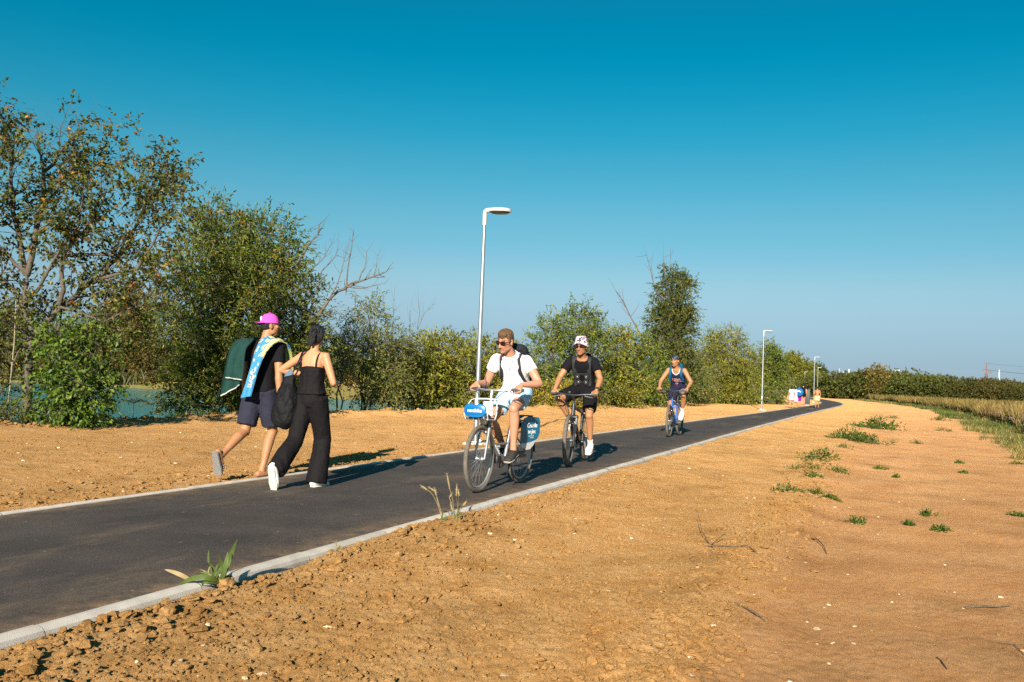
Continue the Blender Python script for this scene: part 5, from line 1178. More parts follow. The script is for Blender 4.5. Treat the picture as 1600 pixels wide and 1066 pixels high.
FEM = [(-.13, .09, .085), (-.04, .135, .100), (.10, .135, .098), (.28, .112, .088), (.42, .108, .086), (.58, .122, .096), (.74, .132, .098), (.86, .124, .080), (.94, .09, .062), (1.0, .050, .050)]
def torso(g, J, t0=-.13, t1=1.0, inf=0.0, taper=None, n=24, extra=None):
    prof = FEM if J.f else MALE; ts = [p[0] for p in prof]; T = sorted(set([t0, t1] + [t for t in ts if t0 < t < t1])); R = []
    for t in T:
        a = np.interp(t, ts, [p[1] for p in prof]) * J.k; b = np.interp(t, ts, [p[2] for p in prof]) * J.k; i_ = inf if np.isscalar(inf) else np.interp(t, *inf)
        c = spine(J, t); tn = nrm(spine(J, t + .03) - spine(J, t - .03)); L = lat_at(J, t); L = nrm(L - tn * L.dot(tn)); D = np.cross(tn, L)
        R.append([c + L * (a + i_) * np.sign(cos(q)) * abs(cos(q)) ** .85 + D * (b + i_) * np.sign(sin(q)) * abs(sin(q)) ** .85 for q in np.linspace(0, 2 * pi, n, endpoint=False)])
    g.rings(R)
    return R
def hand(g, J, i, d, normal, curl=(.9, 1.0, .7), spread=.02, thumb=.6):
    """palm, four fingers of unequal length bending at three knuckles, thumb from the side of the palm"""
    k = J.k; w = J.wr[i]; d = nrm(d); nml = nrm(normal - d * normal.dot(d)); s = np.cross(d, nml) * (1 if i == 0 else -1)   # s points to the thumb side
    g.tube([w - d * .02, w + d * .015 * k, w + d * .05 * k, w + d * .09 * k], [(.024 * k, .019 * k), (.030 * k, .019 * k), (.041 * k, .016 * k), (.040 * k, .013 * k)], 12, lat=s, rnd=True)
    tips = []
    for q, (o, L) in enumerate(((.030, .072), (.010, .080), (-.010, .075), (-.029, .060))):
        p = w + d * .088 * k + s * o * k; a = 0; pts = [p - d * .02]; dd = nrm(d + s * spread * (1.5 - q))
        pts.append(p)
        for j, fr in enumerate((.45, .32, .25)):
            a += curl[j]; e = dd * cos(a) + nml * sin(a); p = p + e * L * fr * k; pts.append(p)
        g.tube(pts, [.0092 * k, .0096 * k, .0088 * k, .008 * k, .0068 * k], 8, rnd=True); tips.append(p)
    p = w + d * .028 * k + s * .03 * k; e1 = nrm(d * .6 + s * .75 + nml * .25); e2 = nrm(d * .85 + s * .15 + nml * thumb)
    g.tube([p - e1 * .015, p + e1 * .03 * k, p + e1 * .03 * k + e2 * .03 * k, p + e1 * .03 * k + e2 * .052 * k + nml * .006], [.014 * k, .0115 * k, .0098 * k, .0075 * k], 8, rnd=True)
def limbs(g, J, arms=True, legs=True, feet=True):
    k = J.k; fm = .88 if J.f else 1.0
    if arms:
        for i in (0, 1):
            a, e, w = J.sh[i], J.el[i], J.wr[i]; inn = spine(J, .90)
            g.tube([inn * .6 + a * .4, a], [.052 * k * fm, .053 * k * fm], 14, rnd=True); g.ell(a, (.056 * k * fm,) * 3, nu=14, nv=10)
            P = [a, a + (e - a) * .3, a + (e - a) * .62, e]; g.tube(P, [x * k * fm for x in (.052, .051, .047, .039)], 14, rnd=True)
            P = [e, e + (w - e) * .22, e + (w - e) * .6, w]; g.tube(P, [x * k * fm for x in (.039, .043, .034, .025)], 14, rnd=True)
    if legs:
        for i in (0, 1):
            h, n_, a = J.hip[i], J.kn[i], J.an[i]; bk = nrm(np.cross(nrm(a - n_), np.cross(nrm(n_ - h), nrm(a - n_)) + V3(1e-4, 0, 0)))
            cal = nrm(nrm(h - n_) + nrm(a - n_)); cal = -nrm(np.cross(np.cross(nrm(a - n_), J.fd[i]), nrm(a - n_))) if np.linalg.norm(np.cross(nrm(a - n_), J.fd[i])) > .2 else V3(0, -1, 0)
            g.tube([h, h + (n_ - h) * .25, h + (n_ - h) * .6, n_], [x * k for x in (.090, .084, .068, .053)], 16, rnd=True); g.ell(n_ - cal * .006, (.053 * k,) * 3)
            g.tube([n_, n_ + (a - n_) * .28 + cal * .014 * k, n_ + (a - n_) * .55 + cal * .008 * k, n_ + (a - n_) * .8, a], [x * k for x in (.050, .056, .046, .034, .034)], 16, rnd=True)
    if feet:
        for i in (0, 1): foot(g, J, i)
def foot(g, J, i, inf=0.0, sole=.045):
    """ankle, heel, arch and toes along the foot direction"""
    k = J.k; a = J.an[i]; f = J.fd[i]; sh = nrm(J.an[i] - J.kn[i]); dn = nrm(sh - f * sh.dot(f)); lat = np.cross(f, dn)
    c = a + dn * .045 * k
    g.tube([c - f * .06 * k, c - f * .02 * k, c + f * .05 * k - dn * .0, c + f * .11 * k + dn * .012 * k, c + f * .165 * k + dn * .02 * k], [(x * k + inf, y * k + inf) for x, y in ((.032, .034), (.037, .042), (.041, .035), (.047, .022), (.038, .014))], 12, lat=lat, rnd=True)
    if inf: g.tube([a + dn * .012, c], [.037 * k + inf * .6, .037 * k + inf], 12)
    else: g.tube([a - dn * .01, c], [.036 * k, .037 * k], 12, rnd=True)
    return c, f, dn, lat
def headgeo(g, J):
    c, f, u, l = J.head, J.face, J.hup, J.hl; k = J.k * (.93 if J.f else .96); A = np.array([l, f, u])
    E = lambda o, r: g.ell(c + (l * o[0] + f * o[1] + u * o[2]) * k, [x * k for x in r], A, 16, 12)
    E((0, -.012, .035), (.076, .096, .088)); E((0, .022, -.03), (.062, .074, .078)); E((0, .042, -.088), (.043, .044, .038)); E((0, .068, -.103), (.022, .022, .020))
    for s in (-1, 1):
        E((s * .043, .012, -.072), (.020, .045, .030)); E((s * .040, .066, -.012), (.022, .022, .020)); E((s * .078, -.012, -.012), (.010, .022, .032)); E((s * .083, -.018, .0), (.006, .016, .020))
    E((0, .075, .030), (.050, .022, .012))
    g.tube([c + (f * .088 + u * .018) * k, c + (f * .100 - u * .010) * k, c + (f * .113 - u * .034) * k], [.008 * k, .011 * k, .014 * k], 8, rnd=True); E((0, .096, -.040), (.020, .014, .011))
    E((0, .083, -.066), (.025, .009, .007)); E((0, .081, -.078), (.021, .009, .007)); E((0, .052, -.070), (.046, .030, .038))
    b = J.neck - nrm(J.neck - J.mid) * .05; q = c - u * .06 * k - f * .02 * k; r = .050 * k if J.f else .059 * k
    g.tube([b, b + (q - b) * .55 - J.face * .004, q], [r * 1.15, r, r * .98], 16, rnd=True)
    return k
def facetint(J, extra=None):
    c, f, u, l = J.head, J.face, J.hup, J.hl
    def t(P):
        C = np.ones((len(P), 3)); d = P - c; x, y, z = d @ l, d @ f, d @ u
        m_ = (y > .05) & (np.abs(x) < .03) & (np.abs(z + .072) < .009); C[m_] *= (.92, .72, .70)
        if not J.f:
            b = (y > .02) & (z < -.045) & (z > -.13) & (np.hypot(x, y) < .12); C[b] *= (.93, .90, .90)
        br = (y > .06) & (np.abs(np.abs(x) - .035) < .022) & (np.abs(z - .034) < .007); C[br] *= (.35, .3, .28)
        if extra is not None: C = extra(P, C)
        return C
    return t
def body(root, J, skin, vox, hands, feet=True, tint=None):
    g = Geo(); torso(g, J); limbs(g, J, feet=feet); headgeo(g, J)
    for i in (0, 1): hand(g, J, i, *hands[i])
    return g.remesh("body", skin, vox, root, smooth=3 if vox < .009 else 2, tint=facetint(J, tint), factor=.45)
def eyes(parent, J):
    c, f, u, l = J.head, J.face, J.hup, J.hl; k = J.k * .96; A = np.array([l, f, u])
    for s in (-1, 1):
        g = Geo(); g.ell(c + (l * s * .033 + f * .0885 + u * .010) * k, (.013 * k, .006 * k, .0042 * k), A); e = g.build("eye", EYEW, parent); g = Geo(); g.ell(c + (l * s * .033 + f * .093 + u * .010) * k, (.0052 * k, .003 * k, .0045 * k), A); g.build("iris", EYED, e)
def sunglasses(parent, J, framem):
    c, f, u, l = J.head, J.face, J.hup, J.hl; k = J.k * .96; g = Geo()
    for s in (-1, 1):
        R = []
        for y, q in ((.098, .92), (.103, 1.0), (.108, .95)):
            R.append([c + (l * (s * .034 + .030 * q * np.sign(cos(t)) * abs(cos(t)) ** .7) + u * (.010 + .022 * q * np.sign(sin(t)) * abs(sin(t)) ** .7 - .004 * abs(cos(t))) + f * (y - .010 * (abs(s * .034 + .03 * cos(t)) / .06) ** 2 * 1.6)) * k for t in np.linspace(0, 2 * pi, 20, endpoint=False)])
        g.rings(R)
    gl = g.build("sunglasses", GLASS, parent); g = Geo()
    g.tube([c + (l * -.010 + u * .016 + f * .106) * k, c + (u * .019 + f * .109) * k, c + (l * .010 + u * .016 + f * .106) * k], .003 * k, 6)
    for s in (-1, 1): g.tube([c + (l * s * .064 + u * .018 + f * .090) * k, c + (l * s * .079 + u * .014 + f * .05) * k, c + (l * s * .083 + u * .008 - f * .015) * k], [.005 * k, .004 * k, .003 * k], 6)
    g.build("glasses_frame", framem, gl); return gl
def sleeve(g, J, i, frac, r0=.066, r1=.064, start=.62):
    k = J.k; a, e = J.sh[i], J.el[i]; inn = spine(J, .88); g.tube([inn * (1 - start) + a * start, a - nrm(inn - a) * .005], [r0 * k * .80, r0 * k * .92], 16, rnd=True); g.ell(a, (r0 * k * .97,) * 3, nu=14, nv=10)
    if frac <= 1: g.tube([a, a + (e - a) * frac * .5, a + (e - a) * frac], [r0 * k, (r0 + r1) / 2 * k, r1 * k], 16)
def shirt(root, J, m_, vox, name="shirt", hem=-.02, inf=.016, sl=.55, wr=.004, top=.97, r0=.064, r1=.064, seed=3, sleeves=True, hemflare=.008):
    g = Geo(); torso(g, J, hem, top, ([hem, .1, .4, .8, top], [inf + hemflare, inf + .004, inf, inf, inf + .004]))
    if sleeves:
        for i in (0, 1): sleeve(g, J, i, sl, r0, r1)
    return g.remesh(name, m_, vox, root, smooth=3, wr=folds(wr, 10, seed))
def shorts(root, J, m_, vox, name="shorts", waist=.16, frac=.8, r0=.115, r1=.108, inf=.014, wr=.004, seed=5, drop=0.0):
    g = Geo(); torso(g, J, -.14, waist, inf)
    for i in (0, 1):
        h, n_ = J.hip[i], J.kn[i]; e = h + (n_ - h) * frac + V3(0, 0, -drop); md = h + (n_ - h) * frac * .5 + V3(0, 0, -drop * .4)
        g.tube([h + nrm(h - n_) * .01 + V3(0, 0, .02), md, e], [r0 * J.k * .97, (r0 + r1) / 2 * J.k, r1 * J.k], 18)
    return g.remesh(name, m_, vox, root, smooth=3, wr=folds(wr, 9, seed))
def shoe(root, J, i, m_, solem, vox, dots=False):
    g = Geo(); c, f, dn, lat = foot(g, J, i, .008)
    sh = g.remesh("shoe", m_, vox, root, smooth=2); k = J.k; g = Geo(); b = c + dn * .038 * k
    g.tube([b - f * .068 * k, b - f * .03 * k, b + f * .05 * k, b + f * .115 * k, b + f * .185 * k], [(.034 * k, .011), (.042 * k, .013), (.044 * k, .012), (.052 * k, .012), (.040 * k, .011)], 14, lat=lat, rnd=True); g.build("sole", solem, sh)
    if dots:
        g = Geo()
        for q in range(7): g.ell(c + f * (.02 + .02 * q) * k - dn * (.036 - .004 * q) * k + lat * (.012 * (-1) ** q), (.007, .007, .005))
        g.build("shoe_pattern", BLACKC, sh)
    return sh
def sock(root, J, i, m_, up=.10):
    a, n_ = J.an[i], J.kn[i]; g = Geo(); g.tube([a + (a - n_) * .02, a + nrm(n_ - a) * up * .5, a + nrm(n_ - a) * up], [.040 * J.k, .038 * J.k, .041 * J.k], 14); g.build("sock", m_, root)
def strap(g, pts, w, th=.006, n=6):
    P = [np.asarray(p, float) for p in pts]; Q = []
    for i in range(len(P) - 1):
        for t in (0, .5): Q.append(P[i] * (1 - t) + P[i + 1] * t)
    Q.append(P[-1]); return Q
def onto(target, pts, dirs, lift=.006):
    """push points onto a garment's surface (or the nearest of several): each is cast along its direction"""
    tg = target if isinstance(target, (list, tuple)) else [target]
    bvs = [BVHTree.FromPolygons([v.co[:] for v in t.data.vertices], [p.vertices[:] for p in t.data.polygons]) for t in tg]; out = []
    for p, d in zip(pts, dirs):
        d = Vector(d).normalized(); hs = [h for h in (bv.ray_cast(Vector(p) - d * .5, d) for bv in bvs) if h[0] is not None]; h = min(hs, key=lambda q: q[3]) if hs else (None,); out.append(np.array(h[0] - d * lift) if h[0] is not None else np.asarray(p, float))
    return out
def band(g, pts, outs, w, th=.007):
    """flat strap through surface points; outs = outward directions"""
    n = len(pts); R = []
    for i in range(n):
        t = nrm(pts[min(i + 1, n - 1)] - pts[max(i - 1, 0)]); o = nrm(outs[i] - t * np.dot(outs[i], t)); s = np.cross(t, o)
        R.append([pts[i] + s * w * a + o * b for a, b in ((-.5, 0), (.5, 0), (.46, th), (-.46, th))])
    g.rings(R)
def chest_strap(root_parent, name, J, target, side, m_, w, t_low, x_low, x_top=.085, over=True):
    """a shoulder strap lying on the garment from below the arm over the shoulder to the back"""
    tn = nrm(J.neck - J.mid); F = nrm(np.cross(tn, J.sa)) * 1.0; F = F if F[1] > 0 else -F; P, D = [], []
    for q in np.linspace(0, 1, 9):
        t = t_low + (.90 - t_low) * q; x = x_low + (x_top - x_low) * q ** .7; P.append(spine(J, t) + J.sa * side * x * J.k); D.append(-F if q < .85 else -F * .6 - tn * .7)
    for q in np.linspace(.1, 1, 5):
        P.append(spine(J, .95 - .25 * q) + J.sa * side * x_top * J.k); D.append((F * q - tn * (1 - q)))
    S = onto(target, P, D, .002); g = Geo(); band(g, S, [-nrm(d) for d in D], w); return g.build(name, m_, root_parent)
HEADING = pi - PA
def person(label, loc, rz, group=None): return thing("person", label, "person", loc, rz, group)
GRIP = ((0, .80, -.60), (0, -.45, -.9))
def grip_hands(): return ((V3(0, .85, -.45), V3(0, -.35, -1), (1.0, 1.15, .8)), (V3(0, .85, -.45), V3(0, -.35, -1), (1.0, 1.15, .8)))
# ---------------------------------------------------------------- rider in white on the hire bicycle
L1 = gp(748, 771) + PD * .55; L1[2] = .008; RZ1 = HEADING - radians(1)
city_bike(L1, RZ1)
r1 = person("young man in white polo shirt, pale blue shorts and sunglasses riding the silver bicycle", L1, RZ1)
J1 = pose((0.0, -.37, 1.01), (-.03, -.08, 1.435), (-.01, .025, 1.58), (.22, .92, -.32), ((.262, .135, 1.115), (-.262, .135, 1.115)), ((.135, -.37, .415), (-.135, -.02, .425)), sh_axis=(.99, .12, .03), k=1.02, bend=(0, -.05, .0),
          knee_pole=((.12, 1, .3), (-.15, 1, .3)), elbow_pole=((.4, -.3, -.9), (-.75, -.5, -.6)), foot_dir=((0, .97, -.22), (0, .95, -.3)), headup=(-.05, .30, 1))
def tat(P, C):
    a, b = J1.el[0], J1.wr[0]; d = nrm(b - a); s = (P - a) @ d; r = np.linalg.norm((P - a) - s[:, None] * d, axis=1); q = (r < .075) & (np.abs(s - .07 - .02 * np.sin(P[:, 0] * 90)) < .014); C[q] *= (.35, .33, .38); return C
body(r1, J1, SK_FAIR, .0062, grip_hands(), tint=tat)
S1 = shirt(r1, J1, WHITEC, .009, "polo_shirt", hem=-.06, inf=.012, sl=.46, wr=.006, r0=.064, r1=.066, seed=11)
# collar, placket and buttons of the polo
tn = nrm(J1.neck - J1.mid); F1 = nrm(np.cross(tn, J1.sa)); g = Geo(); cc = J1.neck + tn * .005
R = []
for q in range(25):
    a = radians(-70) + radians(320 - 0) * 0 + 2 * pi * .92 * q / 24 + pi / 2 + .25; d = J1.sa * cos(a) + F1 * sin(a); R.append([cc + d * .070 + tn * .022, cc + d * .078 + tn * .018, cc + d * .098 - tn * .012, cc + d * .088 - tn * .010])
g.rings(R); g.build("collar", WHITEC, S1)
P = onto(S1, [spine(J1, .90 - .16 * q) for q in np.linspace(0, 1, 6)], [-F1] * 6, .002); g = Geo(); band(g, P, [F1] * 6, .028, .004); pk = g.build("placket", WHITEC, S1)
g = Geo(); g.ell(P[2] + F1 * .007, (.006, .006, .006)); g.build("button", BLACKP, S1)
SHORTBLUE = cloth("pale_blue_cotton", (.36, .52, .66)); shorts(r1, J1, SHORTBLUE, .010, frac=.60, r0=.104, r1=.096, wr=.007, seed=12, waist=.12)
for i in (0, 1): shoe(r1, J1, i, mat("dark_shoe", (.03, .024, .022), .7, bump=.4), mat("grey_sole", (.28, .26, .24), .8), .008)
sunglasses(r1, J1, mat("tortoise_frame", (.10, .035, .015), .3))
def short_hair(root, J, m_, vol=1.0, tufts=170, seed=1):
    c, f, u, l = J.head, J.face, J.hup, J.hl; k = J.k * .96; A = np.array([l, f, u]); rng = np.random.default_rng(seed); g = Geo()
    g.ell(c + (u * .062 - f * .022) * k, (.080 * k, .097 * k, .078 * k), A, 18, 12); g.ell(c + (u * .010 - f * .055) * k, (.074 * k, .062 * k, .075 * k), A, 16, 10); g.ell(c + (u * .095 + f * .035) * k, (.062 * k, .055 * k, .042 * k), A, 14, 8)
    for s in (-1, 1): g.ell(c + (l * s * .070 + u * .02 + f * .01) * k, (.012 * k, .022 * k, .035 * k), A)
    for q in range(tufts):
        d = nrm(rng.normal(0, 1, 3) + V3(0, -.2, 1.1)); d = l * d[0] + f * d[1] + u * d[2]; b = c + (u * .060 - f * .015) * k + d * .070 * k * vol
        g.tube([b, b + (d * .022 + f * .008 + rng.normal(0, .004, 3)) * k, b + (d * .036 * vol + f * .022 + rng.normal(0, .008, 3)) * k], [.010 * k, .008 * k, .004 * k], 6, rnd=True)
    return g.remesh("hair", m_, .006, root, smooth=1, wr=folds(.003, 60, seed, (1, 1, 1)))
short_hair(r1, J1, mat('chestnut_hair', (.13, .068, .030), .6, var=.4, scale=60, bump=.8, bscale=150), .74, 200, 2)
def backpack(label, root_loc, rz, J, target, m_, strapm, w=.15, depth=.10, t0=.2, t1=.92, sw=.045, xt=.095, xl=.135, tl=.45):
    b = thing("backpack", label, "backpack", root_loc, rz); tn = nrm(J.neck - J.mid); F = nrm(np.cross(tn, J.sa)); g = Geo(); R = []
    for t, q in ((t0, .8), (t0 + .05, .95), ((t0 + t1) / 2, 1.0), (t1 - .1, .92), (t1, .70)):
        c = spine(J, t) - F * (.118 + depth * q * .6) * J.k; R.append([c + J.sa * w * q * np.sign(cos(a)) * abs(cos(a)) ** .5 + F * depth * q * .62 * np.sign(sin(a)) * abs(sin(a)) ** .5 for a in np.linspace(0, 2 * pi, 20, endpoint=False)])
    g.rings(R); pk = g.remesh("pack", m_, .011, b, smooth=4, wr=folds(.006, 9, 8))
    g = Geo(); c = spine(J, (t0 * .65 + t1 * .35)) - F * (.118 + depth * 1.2) * J.k; g.box(c, (w * .7, .02, .09), np.array([J.sa, F, tn]), bev=.015); g.build("pocket", m_, b)
    for s in (-1, 1): chest_strap(b, "strap", J, target, s, strapm, sw, tl, xl, xt)
    g = Geo(); c = spine(J, t1 + .02) - F * .14 * J.k; g.tube([c - J.sa * .03, c + tn * .05, c + J.sa * .03], .006, 6); g.build("handle", strapm, b)
    return b
GREYSTRAP = cloth("charcoal_webbing", (.035, .033, .04))
backpack("dark backpack with charcoal straps on the back of the man in the white polo", L1, RZ1, J1, S1, cloth("dark_pack", (.022, .023, .03)), GREYSTRAP, w=.14, depth=.11, t0=.05, t1=.99)

# ---------------------------------------------------------------- rider in black on the mountain bike
RZ2 = pi - radians(17.5); D2 = np.array([sin(radians(17.5)), cos(radians(17.5)), 0]); L2 = gp(887, 729.5) + D2 * .56; L2[2] = .008
mountain_bike("black mountain bike ridden by the man in the bucket hat", L2, RZ2, .355, BLACKM, BLACKM, pi / 2 - .12, .06, .315, .995, BLACKM)
r2 = person("man in black t-shirt, harness, patterned bucket hat and sunglasses riding the black mountain bike", L2, RZ2)
J2 = pose((0, -.31, 1.045), (-.01, -.03, 1.525), (-.01, .06, 1.675), (.06, 1, -.10), ((.30, .255, 1.055), (-.30, .255, 1.055)), ((.14, -.17, .575), (-.14, -.20, .275)), k=1.03, bend=(0, -.05, 0),
          knee_pole=((.55, 1, .3), (-.12, 1, .2)), elbow_pole=((.7, -.6, -.5), (-.7, -.6, -.5)), foot_dir=((0, .98, -.15), (0, .93, -.36)), headup=(.02, .12, 1))
body(r2, J2, SK_TAN, .0068, grip_hands())
S2 = shirt(r2, J2, BLACKC, .010, "t_shirt", hem=-.05, inf=.013, sl=.56, wr=.006, r0=.068, r1=.070, seed=21)
shorts(r2, J2, BLACKC, .011, frac=.80, r0=.106, r1=.098, wr=.006, seed=22, waist=.10)
DOTW = mat("white_shoe", (.66, .63, .58), .6, var=.12, scale=20)
for i in (0, 1): shoe(r2, J2, i, DOTW, mat("pale_sole", (.5, .48, .44), .8), .009, True)
for i in (0, 1): sock(r2, J2, i, WHITEC, .06)
sunglasses(r2, J2, BLACKP)
def bucket_hat(root, J):
    mt = mat("floral_cloth", (.7, .6, .62), .9); n = mt.node_tree; v = n.nodes.new("ShaderNodeTexVoronoi"); v.inputs["Scale"].default_value = 46; tc = n.nodes.new("ShaderNodeTexCoord"); n.links.new(tc.outputs["Object"], v.inputs["Vector"])
    rp_ = n.nodes.new("ShaderNodeValToRGB"); rp_.color_ramp.interpolation = 'CONSTANT'; e = rp_.color_ramp.elements; e[0].color = (.68, .60, .66, 1); e[1].position = .34; e[1].color = (.42, .20, .27, 1); z = e.new(.55); z.color = (.62, .57, .62, 1); z = e.new(.72); z.color = (.06, .05, .07, 1)
    s = n.nodes.new("ShaderNodeSeparateColor"); n.links.new(v.outputs["Color"], s.inputs[0]); n.links.new(s.outputs[0], rp_.inputs[0]); n.links.new(rp_.outputs[0], n.nodes["Principled BSDF"].inputs["Base Color"])
    c, f, u, l = J.head, J.face, J.hup, J.hl; k = J.k * .96; g = Geo(); R = []
    for z, r, o in ((.018, .131, .0), (.022, .132, 0), (.068, .097, 0), (.115, .090, 0), (.147, .078, 0), (.157, .05, 0), (.159, .01, 0)):
        R.append([c + (u * (z - ((.024 * cos(2 * a) - .012 * sin(a)) if r > .12 else 0)) + l * cos(a) * r * .92 + f * (sin(a) * r * 1.08 - .01)) * k for a in np.linspace(0, 2 * pi, 32, endpoint=False)])
    g.rings(R); h = g.build("bucket_hat", mt, root)
    g = Geo(); R = [[c + (u * (z - (.024 * cos(2 * a) - .012 * sin(a)) * q) + l * cos(a) * r * .92 + f * (sin(a) * r * 1.08 - .01)) * k for a in np.linspace(0, 2 * pi, 32, endpoint=False)] for z, r, q in ((.0165, .128, 1), (.060, .092, 0), (.058, .088, 0))]
    g.rings(R, capped=False); g.build("brim_lining", BLACKC, h)
    g = Geo(); g.ell(c + (u * .0 - f * .045) * k, (.080 * k, .066 * k, .072 * k), np.array([l, f, u]), 16, 10); g.build("hair", HAIRBROWN, root)
bucket_hat(r2, J2)
hb_ = thing("hydration_pack", "black harness pack with pockets strapped over the chest of the man in the bucket hat", "harness pack", L2, RZ2); DK = cloth("harness_grey", (.030, .030, .033), .6)
for s in (-1, 1): chest_strap(hb_, "strap", J2, S2, s, DK, .065, .30, .09, .105)
F2 = nrm(np.cross(nrm(J2.neck - J2.mid), J2.sa)); U2 = nrm(J2.neck - J2.mid)
for t, w in ((.40, .2), (.66, .17)):
    xs = np.linspace(-1, 1, 9); P = onto(S2, [spine(J2, t) + J2.sa * x * w * .5 for x in xs], [-F2] * 9, .004); g = Geo(); band(g, P, [F2] * 9, .03, .008); g.build("strap", DK, hb_)
for x, t in ((-.065, .56), (.065, .56), (-.055, .40), (.055, .40)):
    P = onto(S2, [spine(J2, t) + J2.sa * x], [-F2], .015)[0]; g = Geo(); g.box(P, (.034, .014, .05), np.array([J2.sa, F2, U2]), bev=.012); pkt = g.build("pocket", DK, hb_); g = Geo(); g.torus(P + F2 * .016 + U2 * .02, F2, .012, .003, 14, 5); g.build("buckle", ALLOY, pkt)
g = Geo(); R = []
for t, q in ((.2, .8), (.4, 1.0), (.7, 1.0), (.9, .75)):
    c = spine(J2, t) - F2 * (.118 + .05 * q) * 1.03; R.append([c + J2.sa * .12 * q * np.sign(cos(a)) * abs(cos(a)) ** .5 + F2 * .05 * q * np.sign(sin(a)) * abs(sin(a)) ** .5 for a in np.linspace(0, 2 * pi, 18, endpoint=False)])
g.rings(R); g.remesh("pack", BLACKC, .013, hb_, smooth=3)
g = Geo(); w_ = J2.wr[1]; d_ = nrm(J2.wr[1] - J2.el[1]); g.tube([w_ - d_ * .035, w_ - d_ * .012], [.033, .032], 14); g.box(w_ - d_ * .024 + V3(-.01, .0, .032), (.018, .02, .006), bev=.004); g.build("wristwatch", BLACKP, r2)
bl = bpy.data.objects["mountain_bike"]; g = Geo(); g.box((-.012, .26, .60), (.035, .025, .035), bev=.008); g.tube([(0, .24, .62), (0, .27, .60)], .03, 8); g.build("frame_box", mat("grey_box", (.55, .56, .58), .5), bl)

# ---------------------------------------------------------------- rider in the jersey, farther back
RZ3 = HEADING; L3 = gp(1045, 684) + PD * .56; L3[2] = .008
mountain_bike("blue and black mountain bike ridden by the man in the sleeveless jersey", L3, RZ3, .365, BIKEBLUE, BLACKM, -pi / 2 + .25, .05, .325, 1.045, BIKEBLUE)
r3 = person("man in navy sleeveless jersey, blue straps and dark bandana riding the blue mountain bike", L3, RZ3)
J3 = pose((0, -.31, 1.075), (0, .02, 1.56), (.01, .095, 1.715), (.25, .95, -.12), ((.315, .255, 1.105), (-.315, .255, 1.105)), ((.14, -.26, .25), (-.14, -.12, .565)), k=1.07, bend=(0, -.05, 0),
          knee_pole=((.1, 1, .2), (-.3, 1, .3)), elbow_pole=((.7, -.6, -.5), (-.7, -.6, -.5)), foot_dir=((0, .95, -.3), (0, .80, -.60)), headup=(.02, .12, 1))
B3 = body(r3, J3, SK_TAN, .0078, grip_hands()); eyes(r3, J3)
NAVY = cloth("navy_mesh", (.018, .018, .045)); S3 = shirt(r3, J3, NAVY, .011, "jersey", hem=-.05, inf=.018, top=.86, wr=.006, seed=31, sleeves=False)
F3 = nrm(np.cross(nrm(J3.neck - J3.mid), J3.sa)); U3 = nrm(J3.neck - J3.mid)
for s in (-1, 1):                                     # shoulder pieces of the vest
    g = Geo(); P, Dd_ = [], []
    for q in np.linspace(0, pi, 11): P.append(spine(J3, .80) + J3.sa * s * .105 * 1.07 + F3 * cos(q) * .112 + U3 * sin(q) * .105); Dd_.append(F3 * cos(q) + U3 * sin(q))
    band(g, P, Dd_, .07, .01); g.build("shoulder_piece", NAVY, S3)
REDT = mat("red_lettering", (.62, .02, .05), .6); VBLUE = cloth("vest_blue", (.006, .085, .17))
ring = []; dr = []
for a in np.linspace(radians(-15), radians(195), 17): ring.append(spine(J3, .86) + J3.sa * cos(a) * .085 + U3 * (.075 - .085 * max(0, sin(a)) ** .8) + F3 * .02); dr.append(-F3)
P = onto([S3, B3], ring, dr, .004); g = Geo(); band(g, P, [F3] * len(P), .016, .006); g.build("neck_trim", WHITEC, S3)
for body_, sz, t, m_, b_ in (("USA", .112, .60, WTEXT, .010), ("USA", .112, .60, REDT, .002), ("9", .105, .40, WTEXT, .009), ("9", .105, .40, REDT, .001)):
    o_ = spine(J3, t) + F3 * .2; text_mesh("lettering", body_, sz, frame4(o_, -J3.sa, U3, F3), m_, S3, .001, S3, -F3, .006 if m_ is REDT else .002, b_)
shorts(r3, J3, NAVY, .012, frac=.70, r0=.106, r1=.094, wr=.005, seed=32, waist=.1)
for i in (0, 1):
    h, n_ = J3.hip[i], J3.kn[i]; e = h + (n_ - h) * .715; g = Geo(); g.tube([e - nrm(n_ - h) * .012, e + nrm(n_ - h) * .004], [.1035, .1030], 20, capped=False); g.build("shorts_hem", WHITEC, r3)
for i in (0, 1): shoe(r3, J3, i, WHITEC, mat("pale_sole", (.5, .48, .44), .8), .010)
for i in (0, 1): sock(r3, J3, i, WHITEC, .10)
vp = thing("backpack", "blue backpack with wide straps worn by the man in the navy jersey", "backpack", L3, RZ3)
for s in (-1, 1):
    g = Geo(); P, Dd_ = [], []
    for q in np.linspace(-.55, pi, 13):
        zz = sin(q) * .122 if q > 0 else q * .30; P.append(spine(J3, .80) + J3.sa * s * (.118 + (.02 if q < 0 else 0)) * 1.07 + F3 * (cos(max(q, 0)) * .130 + .012) + U3 * zz); Dd_.append(F3 * cos(max(q, 0)) + U3 * max(0, sin(q)))
    band(g, P, Dd_, .052, .012); g.build("strap", VBLUE, vp)
g = Geo(); R = []
for t, q in ((.2, .8), (.4, 1.0), (.7, 1.0), (.92, .75)):
    c = spine(J3, t) - F3 * (.118 + .07 * q) * 1.05; R.append([c + J3.sa * .14 * q * np.sign(cos(a)) * abs(cos(a)) ** .5 + F3 * .07 * q * np.sign(sin(a)) * abs(sin(a)) ** .5 for a in np.linspace(0, 2 * pi, 18, endpoint=False)])
g.rings(R); g.remesh("pack", VBLUE, .014, vp, smooth=3)
